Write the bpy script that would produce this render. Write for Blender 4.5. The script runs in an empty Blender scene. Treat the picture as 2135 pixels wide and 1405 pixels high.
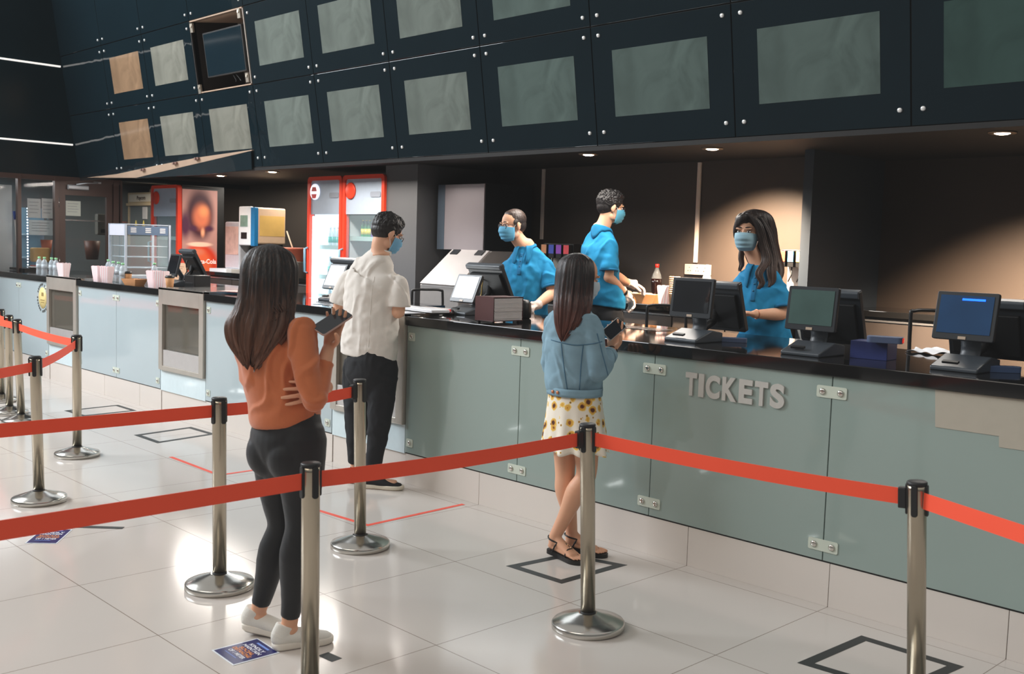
import bpy, math, random
from mathutils import Vector, Matrix, noise, Quaternion
random.seed(7)
PI=math.pi
D=bpy.data; COL=bpy.context.scene.collection
# ---------------------------------------------------------------- camera model (measured from the tile grid, 0.8 m tiles)
CL=(6.3229,-4.2793,1.6158); YAW,PIT,ROL,FP=-.7964,-.0859,.0314,2176.
def _b():
    cy,sy,cp,sp=math.cos(YAW),math.sin(YAW),math.cos(PIT),math.sin(PIT)
    f=(sy*cp,cy*cp,sp);r=(cy,-sy,0.)
    u=(r[1]*f[2]-r[2]*f[1],r[2]*f[0]-r[0]*f[2],r[0]*f[1]-r[1]*f[0])
    c,s=math.cos(ROL),math.sin(ROL)
    return Vector([r[i]*c+u[i]*s for i in range(3)]),Vector([-r[i]*s+u[i]*c for i in range(3)]),Vector(f)
CR,CU,CF=_b(); CLV=Vector(CL)
def ray(x,y): return CF+CR*((x-1067.5)/FP)+CU*((702.5-y)/FP)
def onp(x,y,ax,v):
    d=ray(x,y); return CLV+d*((v-CL[ax])/d[ax])
def onplane(x,y,P,n):
    d=ray(x,y); n=Vector(n); return CLV+d*(n.dot(Vector(P)-CLV)/n.dot(d))
HF=Vector((CF.x,CF.y,0)).normalized(); HR=Vector((CR.x,CR.y,0)).normalized()
cam=D.objects.new('camera',D.cameras.new('camera')); COL.objects.link(cam)
cam.matrix_world=Matrix(((CR.x,CU.x,-CF.x,CL[0]),(CR.y,CU.y,-CF.y,CL[1]),(CR.z,CU.z,-CF.z,CL[2]),(0,0,0,1)))
cam.data.sensor_width=36; cam.data.lens=FP/2135*36; cam.data.clip_start=.05
cam.data.dof.use_dof=True; cam.data.dof.focus_distance=6.6; cam.data.dof.aperture_fstop=5.6
bpy.context.scene.camera=cam
# ---------------------------------------------------------------- materials
def srgb(*c):
    return tuple(((v/255)/12.92 if v/255<=.04045 else ((v/255+.055)/1.055)**2.4) for v in c)+(1,)
_M={}
def mat(name,c=(128,128,128),rough=.5,metal=0,spec=.5,emit=None,estr=1,trans=0,alpha=1,var=.06,scale=20,bump=0,bscale=60,coat=0,ior=1.45,sss=0,aniso=0,sheen=0):
    if name in _M: return _M[name]
    m=D.materials.new(name); m.use_nodes=True; nt=m.node_tree; b=nt.nodes['Principled BSDF']
    col=srgb(*c)
    L=nt.links.new
    tc=nt.nodes.new('ShaderNodeTexCoord')
    if var>0:
        n=nt.nodes.new('ShaderNodeTexNoise'); n.inputs['Scale'].default_value=scale; n.inputs['Detail'].default_value=3
        L(tc.outputs['Object'],n.inputs['Vector'])
        mx=nt.nodes.new('ShaderNodeMix'); mx.data_type='RGBA'
        mx.inputs[6].default_value=tuple(v*(1-var) for v in col[:3])+(1,); mx.inputs[7].default_value=tuple(min(1,v*(1+var)) for v in col[:3])+(1,)
        L(n.outputs['Fac'],mx.inputs[0]); L(mx.outputs[2],b.inputs['Base Color'])
    else: b.inputs['Base Color'].default_value=col
    b.inputs['Roughness'].default_value=rough; b.inputs['Metallic'].default_value=metal
    b.inputs['Specular IOR Level'].default_value=spec; b.inputs['IOR'].default_value=ior
    b.inputs['Coat Weight'].default_value=coat
    if trans: b.inputs['Transmission Weight'].default_value=trans
    if alpha<1: b.inputs['Alpha'].default_value=alpha
    if sss: b.inputs['Subsurface Weight'].default_value=sss; b.inputs['Subsurface Radius'].default_value=(.02,.008,.004); b.inputs['Subsurface Scale'].default_value=.5
    if sheen: b.inputs['Sheen Weight'].default_value=sheen
    if aniso: b.inputs['Anisotropic'].default_value=aniso
    if emit: b.inputs['Emission Color'].default_value=srgb(*emit); b.inputs['Emission Strength'].default_value=estr
    if bump:
        n2=nt.nodes.new('ShaderNodeTexNoise'); n2.inputs['Scale'].default_value=bscale; n2.inputs['Detail'].default_value=4
        L(tc.outputs['Object'],n2.inputs['Vector'])
        bp=nt.nodes.new('ShaderNodeBump'); bp.inputs['Strength'].default_value=bump; bp.inputs['Distance'].default_value=.01
        L(n2.outputs['Fac'],bp.inputs['Height']); L(bp.outputs['Normal'],b.inputs['Normal'])
    _M[name]=m; return m
def nodes(m): return m.node_tree, m.node_tree.nodes['Principled BSDF'], m.node_tree.links.new
# ---------------------------------------------------------------- objects
def tag(o,label=None,cat=None,group=None,kind=None):
    if label: o['label']=label
    if cat: o['category']=cat
    if group: o['group']=group
    if kind: o['kind']=kind
    return o
def thing(name,label,cat,loc=(0,0,0),rotz=0,group=None):
    o=D.objects.new(name,None); COL.objects.link(o); o.empty_display_size=.05
    o.location=loc; o.rotation_euler=(0,0,rotz); return tag(o,label,cat,group)
def rloc(o):
    v=Vector((0,0,0))
    while o is not None: v+=Vector(o.location); o=o.parent
    return v
def rot3(v,r):
    return Matrix.Rotation(r[2],3,'Z')@Matrix.Rotation(r[1],3,'Y')@Matrix.Rotation(r[0],3,'X')@Vector(v)
class MB:
    def __init__(s): s.v=[];s.f=[];s.m=[];s.sm=[]
    def add(s,vs,fs,m=0,sm=False):
        k=len(s.v); s.v+= [tuple(v) for v in vs]; s.f+=[tuple(i+k for i in f) for f in fs]; s.m+=[m]*len(fs); s.sm+=[sm]*len(fs); return s
    def bx(s,x0,x1,y0,y1,z0,z1,m=0):
        vs=[(x,y,z) for x in (x0,x1) for y in (y0,y1) for z in (z0,z1)]
        return s.add(vs,[(0,1,3,2),(4,6,7,5),(0,4,5,1),(2,3,7,6),(0,2,6,4),(1,5,7,3)],m)
    def box(s,c,d,r=(0,0,0),m=0):
        vs=[Vector(c)+rot3((x*d[0]/2,y*d[1]/2,z*d[2]/2),r) for x in (-1,1) for y in (-1,1) for z in (-1,1)]
        return s.add(vs,[(0,1,3,2),(4,6,7,5),(0,4,5,1),(2,3,7,6),(0,2,6,4),(1,5,7,3)],m)
    def rbox(s,c,d,rad,r=(0,0,0),m=0,n=5,ax=2):
        # rounded rectangle in the plane normal to ax, extruded along ax
        o=[i for i in range(3) if i!=ax]; a,b=d[o[0]]/2,d[o[1]]/2; rad=min(rad,a,b)
        pts=[]
        for k,(sx,sy) in enumerate(((1,1),(-1,1),(-1,-1),(1,-1))):
            for j in range(n+1):
                t=PI/2*(k+j/n); pts.append((sx*(a-rad)+rad*math.cos(t),sy*(b-rad)+rad*math.sin(t)))
        N=len(pts); vs=[]
        for h in (-d[ax]/2,d[ax]/2):
            for p in pts:
                q=[0,0,0]; q[o[0]]=p[0]; q[o[1]]=p[1]; q[ax]=h; vs.append(Vector(c)+rot3(q,r))
        fs=[tuple(range(N))[::-1],tuple(range(N,2*N))]+[(i,(i+1)%N,N+(i+1)%N,N+i) for i in range(N)]
        return s.add(vs,fs,m)
    def cyl(s,p0,p1,r0,r1=None,n=20,m=0,cap=True,sm=True):
        r1=r0 if r1 is None else r1
        p0,p1=Vector(p0),Vector(p1); d=(p1-p0).normalized(); a=d.orthogonal().normalized(); b=d.cross(a)
        vs=[p+ (a*math.cos(2*PI*i/n)+b*math.sin(2*PI*i/n))*r for p,r in ((p0,r0),(p1,r1)) for i in range(n)]
        s.add(vs,[(i,(i+1)%n,n+(i+1)%n,n+i) for i in range(n)],m,sm)
        if cap: s.add(vs[:n],[tuple(range(n))[::-1]],m); s.add(vs[n:],[tuple(range(n))],m)
        return s
    def lathe(s,prof,c=(0,0,0),n=32,m=0,sm=True,axis=None):
        vs=[];c=Vector(c)
        q=Vector((0,0,1)).rotation_difference(Vector(axis)) if axis else None
        for r,z in prof:
            for i in range(n):
                v=Vector((r*math.cos(2*PI*i/n),r*math.sin(2*PI*i/n),z))
                if q: v=q@v
                vs.append(c+v)
        fs=[(k*n+i,k*n+(i+1)%n,(k+1)*n+(i+1)%n,(k+1)*n+i) for k in range(len(prof)-1) for i in range(n)]
        s.add(vs,fs,m,sm)
        if prof[0][0]>1e-4: s.add(vs[:n],[tuple(range(n))[::-1]],m)
        if prof[-1][0]>1e-4: s.add(vs[-n:],[tuple(range(n))],m)
        return s
    def tube(s,pts,r,n=8,m=0,closed=False,cap=True):
        pts=[Vector(p) for p in pts]; N=len(pts); rs=r if hasattr(r,'__len__') else [r]*N
        vs=[]; prev=None
        for i,p in enumerate(pts):
            if closed: t=(pts[(i+1)%N]-pts[i-1])
            else: t=pts[min(i+1,N-1)]-pts[max(i-1,0)]
            t=t.normalized() if t.length>1e-9 else Vector((0,0,1))
            a=t.orthogonal() if prev is None else prev-t*prev.dot(t)
            if a.length<1e-6: a=t.orthogonal()
            a.normalize(); prev=a; b=t.cross(a)
            vs+=[p+(a*math.cos(2*PI*k/n)+b*math.sin(2*PI*k/n))*rs[i] for k in range(n)]
        E=N if closed else N-1
        s.add(vs,[(i*n+k,i*n+(k+1)%n,((i+1)%N)*n+(k+1)%n,((i+1)%N)*n+k) for i in range(E) for k in range(n)],m,True)
        if cap and not closed: s.add(vs[:n],[tuple(range(n))[::-1]],m); s.add(vs[-n:],[tuple(range(n))],m)
        return s
    def prism(s,poly,ax,h0,h1,m=0,r=None,c=(0,0,0)):
        o=[i for i in range(3) if i!=ax]; N=len(poly); vs=[]
        for h in (h0,h1):
            for p in poly:
                q=[0,0,0]; q[o[0]]=p[0]; q[o[1]]=p[1]; q[ax]=h
                q=rot3(q,r) if r else Vector(q); vs.append(q+Vector(c))
        return s.add(vs,[tuple(range(N))[::-1],tuple(range(N,2*N))]+[(i,(i+1)%N,N+(i+1)%N,N+i) for i in range(N)],m)
    def sph(s,c,r,n=16,m=0,rot=None,k=10):
        r=r if hasattr(r,'__len__') else (r,r,r); c=Vector(c); vs=[];fs=[]
        for j in range(k+1):
            t=PI*j/k
            for i in range(n):
                q=Vector((r[0]*math.sin(t)*math.cos(2*PI*i/n),r[1]*math.sin(t)*math.sin(2*PI*i/n),r[2]*math.cos(t)))
                if rot is not None: q=rot@q
                vs.append(c+q)
        fs=[(j*n+i,(j+1)*n+i,(j+1)*n+(i+1)%n,j*n+(i+1)%n) for j in range(k) for i in range(n)]
        return s.add(vs,fs,m,True)
    def grid(s,fn,nu,nv,m=0,sm=True):
        vs=[fn(i/nu,j/nv) for j in range(nv+1) for i in range(nu+1)]
        w=nu+1
        return s.add(vs,[(j*w+i,j*w+i+1,(j+1)*w+i+1,(j+1)*w+i) for j in range(nv) for i in range(nu)],m,sm)
    def build(s,name,mats,parent=None,bev=0,world=False,fixn=True,loc=None,solid=0,bseg=2):
        me=D.meshes.new(name)
        off=rloc(parent) if (world and parent) else Vector((0,0,0))
        if world and loc is not None: off=Vector(loc)
        me.from_pydata([tuple(Vector(v)-off) for v in s.v],[],s.f)
        for k,(p,mi,sm) in enumerate(zip(me.polygons,s.m,s.sm)): p.material_index=mi; p.use_smooth=sm
        for m in (mats if isinstance(mats,(list,tuple)) else [mats]): me.materials.append(m)
        if fixn:
            import bmesh
            bm=bmesh.new(); bm.from_mesh(me); bmesh.ops.remove_doubles(bm,verts=bm.verts,dist=1e-6) ; bmesh.ops.recalc_face_normals(bm,faces=bm.faces); bm.to_mesh(me); bm.free()
        o=D.objects.new(name,me); COL.objects.link(o)
        if parent: o.parent=parent
        elif loc is not None: o.location=loc
        if solid:
            md=o.modifiers.new('s','SOLIDIFY'); md.thickness=solid; md.offset=0
        if bev:
            md=o.modifiers.new('b','BEVEL'); md.width=bev; md.segments=bseg; md.limit_method='ANGLE'; md.angle_limit=.6
        return o
def dup(root,loc,rotz=None,label=None,group=None):
    def cp(o,par):
        c=o.copy(); COL.objects.link(c)
        if par: c.parent=par
        for ch in kids.get(o.name,[]): cp(ch,c)
        return c
    kids={}
    for o in D.objects:
        if o.parent: kids.setdefault(o.parent.name,[]).append(o)
    r=cp(root,None); r.location=loc
    if rotz is not None: r.rotation_euler=(root.rotation_euler[0],root.rotation_euler[1],rotz)
    if label: r['label']=label
    if group: r['group']=group
    return r
def text(body,size,mat_,name,parent=None,loc=(0,0,0),rot=(0,0,0),ext=0,off=0,align='CENTER',space=1,sx=1):
    cu=D.curves.new(name,'FONT'); cu.body=body; cu.size=size; cu.extrude=ext; cu.offset=off; cu.align_x=align; cu.align_y='CENTER'; cu.space_character=space
    o=D.objects.new(name,cu); COL.objects.link(o)
    dg=bpy.context.evaluated_depsgraph_get(); dg.update()
    me=D.meshes.new_from_object(o.evaluated_get(dg)); D.objects.remove(o); D.curves.remove(cu)
    me.materials.clear(); me.materials.append(mat_)
    for v in me.vertices: v.co.x*=sx
    o=D.objects.new(name,me); COL.objects.link(o); o.parent=parent; o.location=loc; o.rotation_euler=rot
    return o
def structure(o): o['kind']='structure'; return o
ORD=['first','second','third','fourth','fifth','sixth','seventh','eighth','ninth','tenth','eleventh','twelfth']
# ================================================================ SETTING
YC=.09      # counter front plane
SLAB=1.135  # worktop height
RF=.25      # raised staff floor
BX=6.0
# floor: glossy cream tiles, 0.8 m grid
fm=mat('floor_tile',(204,197,190),rough=.13,spec=.45,var=.03,scale=1.2)
nt,b,L=nodes(fm)
tc=nt.nodes.new('ShaderNodeTexCoord'); sp=nt.nodes.new('ShaderNodeSeparateXYZ'); L(tc.outputs['Object'],sp.inputs[0])
def line(axis):
    a=nt.nodes.new('ShaderNodeMath'); a.operation='MULTIPLY'; a.inputs[1].default_value=1/.8; L(sp.outputs[axis],a.inputs[0])
    r=nt.nodes.new('ShaderNodeMath'); r.operation='ROUND'; L(a.outputs[0],r.inputs[0])
    d=nt.nodes.new('ShaderNodeMath'); d.operation='SUBTRACT'; L(a.outputs[0],d.inputs[0]); L(r.outputs[0],d.inputs[1])
    q=nt.nodes.new('ShaderNodeMath'); q.operation='ABSOLUTE'; L(d.outputs[0],q.inputs[0])
    l=nt.nodes.new('ShaderNodeMath'); l.operation='LESS_THAN'; l.inputs[1].default_value=.0024; L(q.outputs[0],l.inputs[0]); return l
l1,l2=line('X'),line('Y')
mxx=nt.nodes.new('ShaderNodeMath'); mxx.operation='MAXIMUM'; L(l1.outputs[0],mxx.inputs[0]); L(l2.outputs[0],mxx.inputs[1])
old=b.inputs['Base Color'].links[0].from_socket
mix=nt.nodes.new('ShaderNodeMix'); mix.data_type='RGBA'; L(mxx.outputs[0],mix.inputs[0]); L(old,mix.inputs[6]); mix.inputs[7].default_value=srgb(132,120,108)
L(mix.outputs[2],b.inputs['Base Color'])
structure(MB().bx(-11,9,-9,YC+.02,-.1,0).build('floor',fm))
dark=mat('black_wall_paint',(60,52,46),rough=.5,var=.12,scale=3,bump=.05,bscale=200)
darkb=mat('dark_grey_paint',(48,58,68),rough=.5,var=.06,scale=2,bump=.05,bscale=200)
charc=mat('charcoal_paint',(84,84,86),rough=.6,var=.05,scale=2)
blk=mat('black_plastic',(18,19,20),rough=.4)
# raised staff floor
structure(MB().bx(-9.5,BX,YC+.3,4.2,-.1,RF).build('floor_staff',mat('staff_floor',(60,56,52),rough=.5)))
# walls behind the counter
structure(MB().bx(-1.3,2.40,3.0,3.12,RF,2.4).build('wall_back',dark))
structure(MB().bx(2.40,BX,3.6,3.72,RF,2.4).build('wall_back_right',dark))
structure(MB().bx(2.33,2.405,2.52,3.6,RF,2.4).build('wall_partition',darkb))
structure(MB().bx(-9.5,-1.3,3.6,3.72,RF,2.4).build('wall_back_left',dark))
structure(MB().bx(-1.36,-1.3,3.0,3.6,RF,2.4).build('wall_return',dark))
structure(MB().bx(-2.06,-1.56,2.1,3.6,RF,2.4,0).build('wall_pillar',charc))
structure(MB().bx(-9.5,BX,1.3,4.2,2.38,2.5).build('ceiling',mat('soffit',(24,22,21),rough=.6)))
structure(MB().bx(BX-.1,BX,1.2,4.2,0,2.5).build('wall_right',dark))
# left wall above the storefront, with white strips
lw=mat('dark_blue_panel',(18,34,40),rough=.22,var=.3,scale=1.3)
XL=-7.26
structure(MB().bx(XL-.1,XL,-1.6,3.6,2.32,5.2).build('wall_left',lw))
# fascia of glass panels ------------------------------------------------
YFa,ZFa,LEAN=1.15,2.32,-.155; _l=math.hypot(1,LEAN); AF=math.asin(.155/_l)
def FPt(X,v,d=0): # point on the fascia plane, d metres proud of it
    return Vector((X,YFa+LEAN*v/_l-d/_l,ZFa+v/_l-d*.155/_l))
def fas(x,y):
    P=onplane(x,y,(0,YFa,ZFa),(0,1/_l,.155/_l)); return P.x,(P.z-ZFa)*_l
glass=mat('dark_back_painted_glass',(17,31,37),rough=.035,spec=.62,var=.25,scale=1.1,ior=1.5)
nt,b,L=nodes(glass)
tc=nt.nodes.new('ShaderNodeTexCoord')
wv=nt.nodes.new('ShaderNodeTexNoise'); wv.inputs['Scale'].default_value=1.6; wv.inputs['Detail'].default_value=1.5; wv.inputs['Distortion'].default_value=1.6; L(tc.outputs['Object'],wv.inputs['Vector'])
bp=nt.nodes.new('ShaderNodeBump'); bp.inputs['Strength'].default_value=.25; bp.inputs['Distance'].default_value=.02; L(wv.outputs['Fac'],bp.inputs['Height']); L(bp.outputs['Normal'],b.inputs['Normal'])
def screenmat(name,c):
    m=mat(name,c,rough=.12,spec=.6,var=.0); nt,b,L=nodes(m)
    tc=nt.nodes.new('ShaderNodeTexCoord'); n=nt.nodes.new('ShaderNodeTexNoise'); n.inputs['Scale'].default_value=2.2; n.inputs['Detail'].default_value=3; n.inputs['Distortion'].default_value=2.5
    L(tc.outputs['Object'],n.inputs['Vector']); r=nt.nodes.new('ShaderNodeValToRGB'); L(n.outputs['Fac'],r.inputs[0])
    col=srgb(*c); r.color_ramp.elements[0].position=.3; r.color_ramp.elements[1].position=.75
    r.color_ramp.elements[0].color=tuple(v*.8 for v in col[:3])+(1,); r.color_ramp.elements[1].color=tuple(min(1,v*1.3) for v in col[:3])+(1,)
    L(r.outputs[0],b.inputs['Base Color']); return m
scr=[screenmat('screen_tan',(136,110,86)),screenmat('screen_grey',(124,124,114)),screenmat('screen_greygreen',(106,114,108)),screenmat('screen_green',(84,98,94)),screenmat('screen_darkgreen',(56,76,72)),screenmat('screen_deep',(44,58,54))]
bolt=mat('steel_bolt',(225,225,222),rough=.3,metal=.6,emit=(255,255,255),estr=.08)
JX=[XL,-6.03,-4.97,-3.87,-2.79,-1.74,-.645,.455,1.55,2.657,3.757,4.857,5.957]
RV=[0,.785,1.515,2.26,3.0]
rown=['lowest row','middle row','third row up','topmost row']
def panel(ci,ri):
    x0,x1=JX[ci],JX[ci+1]; v0,v1=RV[ri],RV[ri+1]; w=x1-x0; h=v1-v0
    has=(1<=ci and ri<2)
    nm=ORD[ci]
    if has: lab='dark glass panel with blank grey screen, %s, %s from the left'%(rown[ri],nm)
    else: lab='plain dark glass panel without screen, %s, %s from the left'%(rown[ri],nm)
    t=thing('menu_panel' if has else 'wall_panel',lab,'wall panel',FPt(x0,v0),0,'glass panels of the sloping fascia')
    t.rotation_euler=(AF,0,0)
    g=.004
    MB().bx(g,w-g,0,.012,g,h-g).build('glass_pane',glass,t,bev=.002)
    if has:
        if ci==1: m=scr[0]
        elif ci<=3: m=scr[1]
        elif ci<=6: m=scr[2]
        elif ci<=8: m=scr[3]
        elif ci==9: m=scr[3]
        elif ci==10: m=scr[4]
        else: m=scr[5]
        s0,s1=(.185,.615) if ri==0 else (.945-.785,1.352-.785)
        MB().bx(.175,min(w-.12,.93),-.0015,.004,s0,s1).build('screen_window',m,t)
    zz=(.09,.722) if ri==0 else (.067,h-.07)
    for bx_ in (.066,w-.062):
        for bz in zz:
            if ci==0 and bx_<.1: continue
            if ri==0 and ci<=1 and bz<.2 and bx_<.1 and False: continue
            MB().lathe([(.0,.0),(.013,.0),(.013,.006),(.008,.009),(0,.009)],(bx_,0,bz),n=14,axis=(0,-1,0)).build('bolt',bolt,t)
VOID=(3,1)
for ri in range(4):
    for ci in range(12):
        if (ci,ri)==VOID: continue
        # skip what the photograph cannot show
        P=FPt(JX[ci+1],RV[ri]); d=P-CLV; yy=702.5-FP*d.dot(CU)/d.dot(CF); xx=1067.5+FP*FPt(JX[ci],RV[ri]).__sub__(CLV).dot(CR)/FPt(JX[ci],RV[ri]).__sub__(CLV).dot(CF)
        if yy<-60 or xx>2140: continue
        panel(ci,ri)
# backing of the fascia (with the opened bay cut out)
def fbox(name,x0,x1,v0,v1,d0,d1,m,parent=None):
    vs=[FPt(x,v,-d) for x in (x0,x1) for d in (d0,d1) for v in (v0,v1)]
    return MB().add(vs,[(0,1,3,2),(4,6,7,5),(0,4,5,1),(2,3,7,6),(0,2,6,4),(1,5,7,3)]).build(name,m,parent)
bk=mat('fascia_backing',(10,12,13),rough=.7)
vx0,vx1,vv0,vv1=JX[3]+.02,JX[4]-.02,.80,1.50
for a in ((XL,vx0,.0,3.2),(vx1,BX,.0,3.2),(vx0,vx1,0,vv0),(vx0,vx1,vv1,3.2)):
    structure(fbox('wall_fascia',a[0],a[1],a[2],a[3],.014,.06,bk))
structure(fbox('trim_1',XL,BX,-.03,.0,.0,.2,mat('fascia_edge',(34,34,34),rough=.5)))
tanb=mat('plywood_tan',(176,150,128),rough=.6,var=.15,scale=4)
structure(fbox('wall_recess',vx0-.0,vx1+.0,vv0-.02,vv1+.02,.55,.57,mat('recess_back',(150,138,128),rough=.7)))
structure(fbox('trim_2',vx0,vx1,vv0-.012,vv0,-.004,.55,tanb)); 
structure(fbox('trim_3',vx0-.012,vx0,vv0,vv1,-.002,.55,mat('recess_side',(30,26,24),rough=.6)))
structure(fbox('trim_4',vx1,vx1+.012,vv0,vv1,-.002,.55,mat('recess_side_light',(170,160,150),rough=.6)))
structure(fbox('trim_5',vx0,vx1,vv1,vv1+.012,-.004,.55,tanb))
# the monitor in the opened bay
P=FPt(-3.70,.93,-.06); t=thing('hanging_monitor','dark flat monitor on a wall arm inside the opened fascia bay','monitor',P); t.rotation_euler=(AF,0,0)
MB().rbox((.38,0,.22),(.77,.035,.44),.008,ax=1).build('monitor_casing',mat('monitor_case',(40,40,40),rough=.4),t,bev=.002)
MB().bx(.012,.748,-.0195,-.017,.014,.426).build('screen',mat('dark_screen_blue',(22,38,46),rough=.08,spec=.7,var=.2,scale=2),t)
MB().bx(.33,.43,.018,.05,.15,.30).bx(.36,.40,.05,.47,.20,.24).bx(.34,.72,.20,.24,.30,.33).build('wall_arm',blk,t)
for k,(x0,x1,xm) in enumerate(((.45,.56,.52),(.5,.66,.60))):
    tag(MB().tube([FPt(-3.7+x0,.93,-.07),FPt(-3.7+xm,.86,-.06),FPt(-3.7+x1,.845,-.03)],.005).build('cable',blk,world=True,loc=FPt(-3.7+x0,.93)),['black cable looping below the monitor in the opened bay, left one','black cable looping below the monitor in the opened bay, right one'][k],'cable')
for (X,v,w) in ((vx0+.03,.83,'lower left'),(vx0+.03,1.44,'upper left'),(vx1-.05,.86,'lower right'),(vx1-.06,1.46,'upper right')):
    o=MB().box((0,0,0),(.05,.02,.09),(AF,0,0)).cyl((0,-.012,.015),(0,-.02,.015),.014).build('hinge_bracket',mat('hinge_metal',(190,180,165),rough=.35,metal=.7),loc=FPt(X,v,0)); tag(o,'small metal panel hinge at the %s corner of the opened bay'%w,'hinge','hinges of the opened bay')
# opened lower flap hanging under the left panels
A=[fas(250,366),fas(530,313)]
zz=lambda x,y:fas(x*.3279,y*.3279)
pa=[zz(750,1106),zz(1000,1052),zz(1270,1000),zz(1612,951)]; pb=[zz(1612,957),zz(1300,1030),zz(870,1130),zz(560,1128)]
poly=[FPt(x,v,.02) for x,v in pa+pb]; N=len(poly)
back=[p+Vector((0,.03,.004)) for p in poly]
o=MB().add(poly+back,[tuple(range(N))[::-1],tuple(range(N,2*N))]+[(i,(i+1)%N,N+(i+1)%N,N+i) for i in range(N)]).build('fascia_flap',tanb,world=True,loc=poly[0]); tag(o,'tan wooden edge of the flap hanging open under the left fascia panels','flap')
# the glass flap hanging below it
q=[FPt(*zz(870,1133),.03),FPt(*zz(1612,960),.03),FPt(*zz(1612,1075),.02),FPt(*zz(1300,1110),.02)]
qb=[p+Vector((0,.012,0)) for p in q]
o=MB().add(q+qb,[(3,2,1,0),(4,5,6,7),(0,1,5,4),(1,2,6,5),(2,3,7,6),(3,0,4,7)]).build('glass_flap',glass,world=True,loc=q[0]); tag(o,'dark glass flap tilted open below the tan wooden edge at the left','flap')
for k,(x,y) in enumerate(((925,1078),(1130,1037),(1270,1008))):
    P=FPt(*zz(x,y),.03); o=MB().rbox((0,0,0),(.09,.03,.025),.01,(0,-.1,0),ax=1).cyl((0,-.015,0),(0,-.03,0),.012).build('flap_latch',mat('latch',(150,120,110),rough=.4,metal=.3),loc=P); tag(o,'small metal latch on the tan flap edge, %s from the left'%ORD[k],'latch','latches along the open flap')
# thin white emissive strips on the left wall
strip=mat('white_strip',(235,235,230),rough=.5,emit=(255,250,245),estr=.7)
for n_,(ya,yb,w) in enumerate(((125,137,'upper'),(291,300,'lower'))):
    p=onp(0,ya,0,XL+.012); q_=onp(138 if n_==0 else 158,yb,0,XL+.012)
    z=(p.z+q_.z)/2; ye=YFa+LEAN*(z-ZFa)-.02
    tag(MB().bx(-.012,.012,-1.6-ye,0,-.010,.010).build('wall_strip',strip,loc=(XL+.012,ye,z)),'thin white horizontal strip on the left wall, %s of two'%w,'light strip')
# recessed downlights in the soffit
dlr=mat('downlight_rim',(150,130,110),rough=.3,metal=.5); dle=mat('downlight_glow',(255,240,220),emit=(255,226,200),estr=30)
DLP=[]
for k,(x,y,w) in enumerate(((2090,277,'over the right end of the counter'),(1485,310,'above the cashier in front of the lit wall'),(1227,322,'above the man at the back counter'),(568,358,'left of the drinks fridges'),(460,366,'above the portrait poster'))):
    P=onp(x,y,2,2.375); DLP.append(P)
    t=thing('downlight','round recessed ceiling downlight glowing %s'%w,'ceiling light',P,0,'downlights in the soffit')
    MB().lathe([(.052,-.004),(.075,-.006),(.08,.0),(.08,.004),(.052,.004)],n=28).build('rim',dlr,t)
    MB().lathe([(0,-.012),(.03,-.010),(.05,-.002),(.05,.002)],n=24).build('lamp_lens',dle,t)
# ---- counter segments
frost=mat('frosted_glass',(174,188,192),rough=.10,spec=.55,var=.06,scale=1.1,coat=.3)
stone=mat('black_stone_top',(22,22,22),rough=.06,spec=.6,var=.3,scale=160)
kick=mat('cream_kick_tile',(214,206,198),rough=.15,spec=.45,var=.03,scale=2)
cbody=mat('counter_body',(40,42,44),rough=.6)
clipm=mat('clip_plate',(196,204,190),rough=.4); chrome=mat('chrome',(215,212,205),rough=.2,metal=1)
steel=mat('brushed_steel',(186,180,170),rough=.33,metal=.45,var=.15,scale=6)
steelp=mat('polished_steel',(190,188,184),rough=.12,metal=.9,var=.1,scale=3)
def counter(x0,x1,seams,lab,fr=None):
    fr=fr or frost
    t=thing('service_counter',lab,'counter',((x0+x1)/2,YC,0)); cx=(x0+x1)/2; w=x1-x0
    MB().bx(-w/2,w/2,-.025,1.06,1.075,SLAB).build('worktop',stone,t,bev=.003)
    MB().bx(-w/2+.005,w/2-.005,.03,1.0,.0,1.075).build('cabinet_body',cbody,t)
    # kick: tiles with joints on the floor grid
    xs=[x0]+[.8*i for i in range(-12,10) if x0+.01<.8*i<x1-.01]+[x1]
    m=MB()
    for a,b_ in zip(xs,xs[1:]): m.bx(a-cx+.0015,b_-cx-.0015,.003,.028,.0,.205)
    m.build('kick_tiles',kick,t,bev=.001)
    MB().bx(-w/2,w/2,.004,.03,.205,.218).build('shadow_gap',blk,t)
    ss=[x0]+seams+[x1]
    for i,(a,b_) in enumerate(zip(ss,ss[1:])):
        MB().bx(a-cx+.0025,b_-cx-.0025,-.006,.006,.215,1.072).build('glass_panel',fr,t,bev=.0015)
    for i,s in enumerate(ss):
        for z in (.285,1.0):
            l=s-.075 if 0<i else s+.02; r=s+.075 if i<len(ss)-1 else s-.02
            if i==0:l=s+.02;r=s+.085
            if i==len(ss)-1:l=s-.085;r=s-.02
            pl=MB().rbox(((l+r)/2-cx,-.008,z),(r-l,.004,.055),.008,ax=1).build('glass_clip',clipm,t)
            for bx_ in ([l+.03,r-.03] if 0<i<len(ss)-1 else [(l+r)/2]):
                MB().lathe([(0,.0),(.015,.0),(.015,.005),(.009,.008),(0,.008)],(bx_-cx,-.010,z),n=16,axis=(0,-1,0)).build('screw',chrome,pl)
    return t
counter(.86,5.9,[1.94,2.945,3.965,4.985],'long glass-fronted counter section with the ticket lettering and black stone top',mat('frosted_glass_shaded',(144,160,154),rough=.10,spec=.55,var=.06,scale=1.1,coat=.3))  # darker copy of the frosted glass, dimmer light put into its colour
counter(-1.90,.0,[-.95],'glass-fronted counter section behind the woman in the orange sweater')
counter(-4.63,-2.75,[-3.70],'pale glass-fronted counter section between two steel display units at the left')
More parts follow.
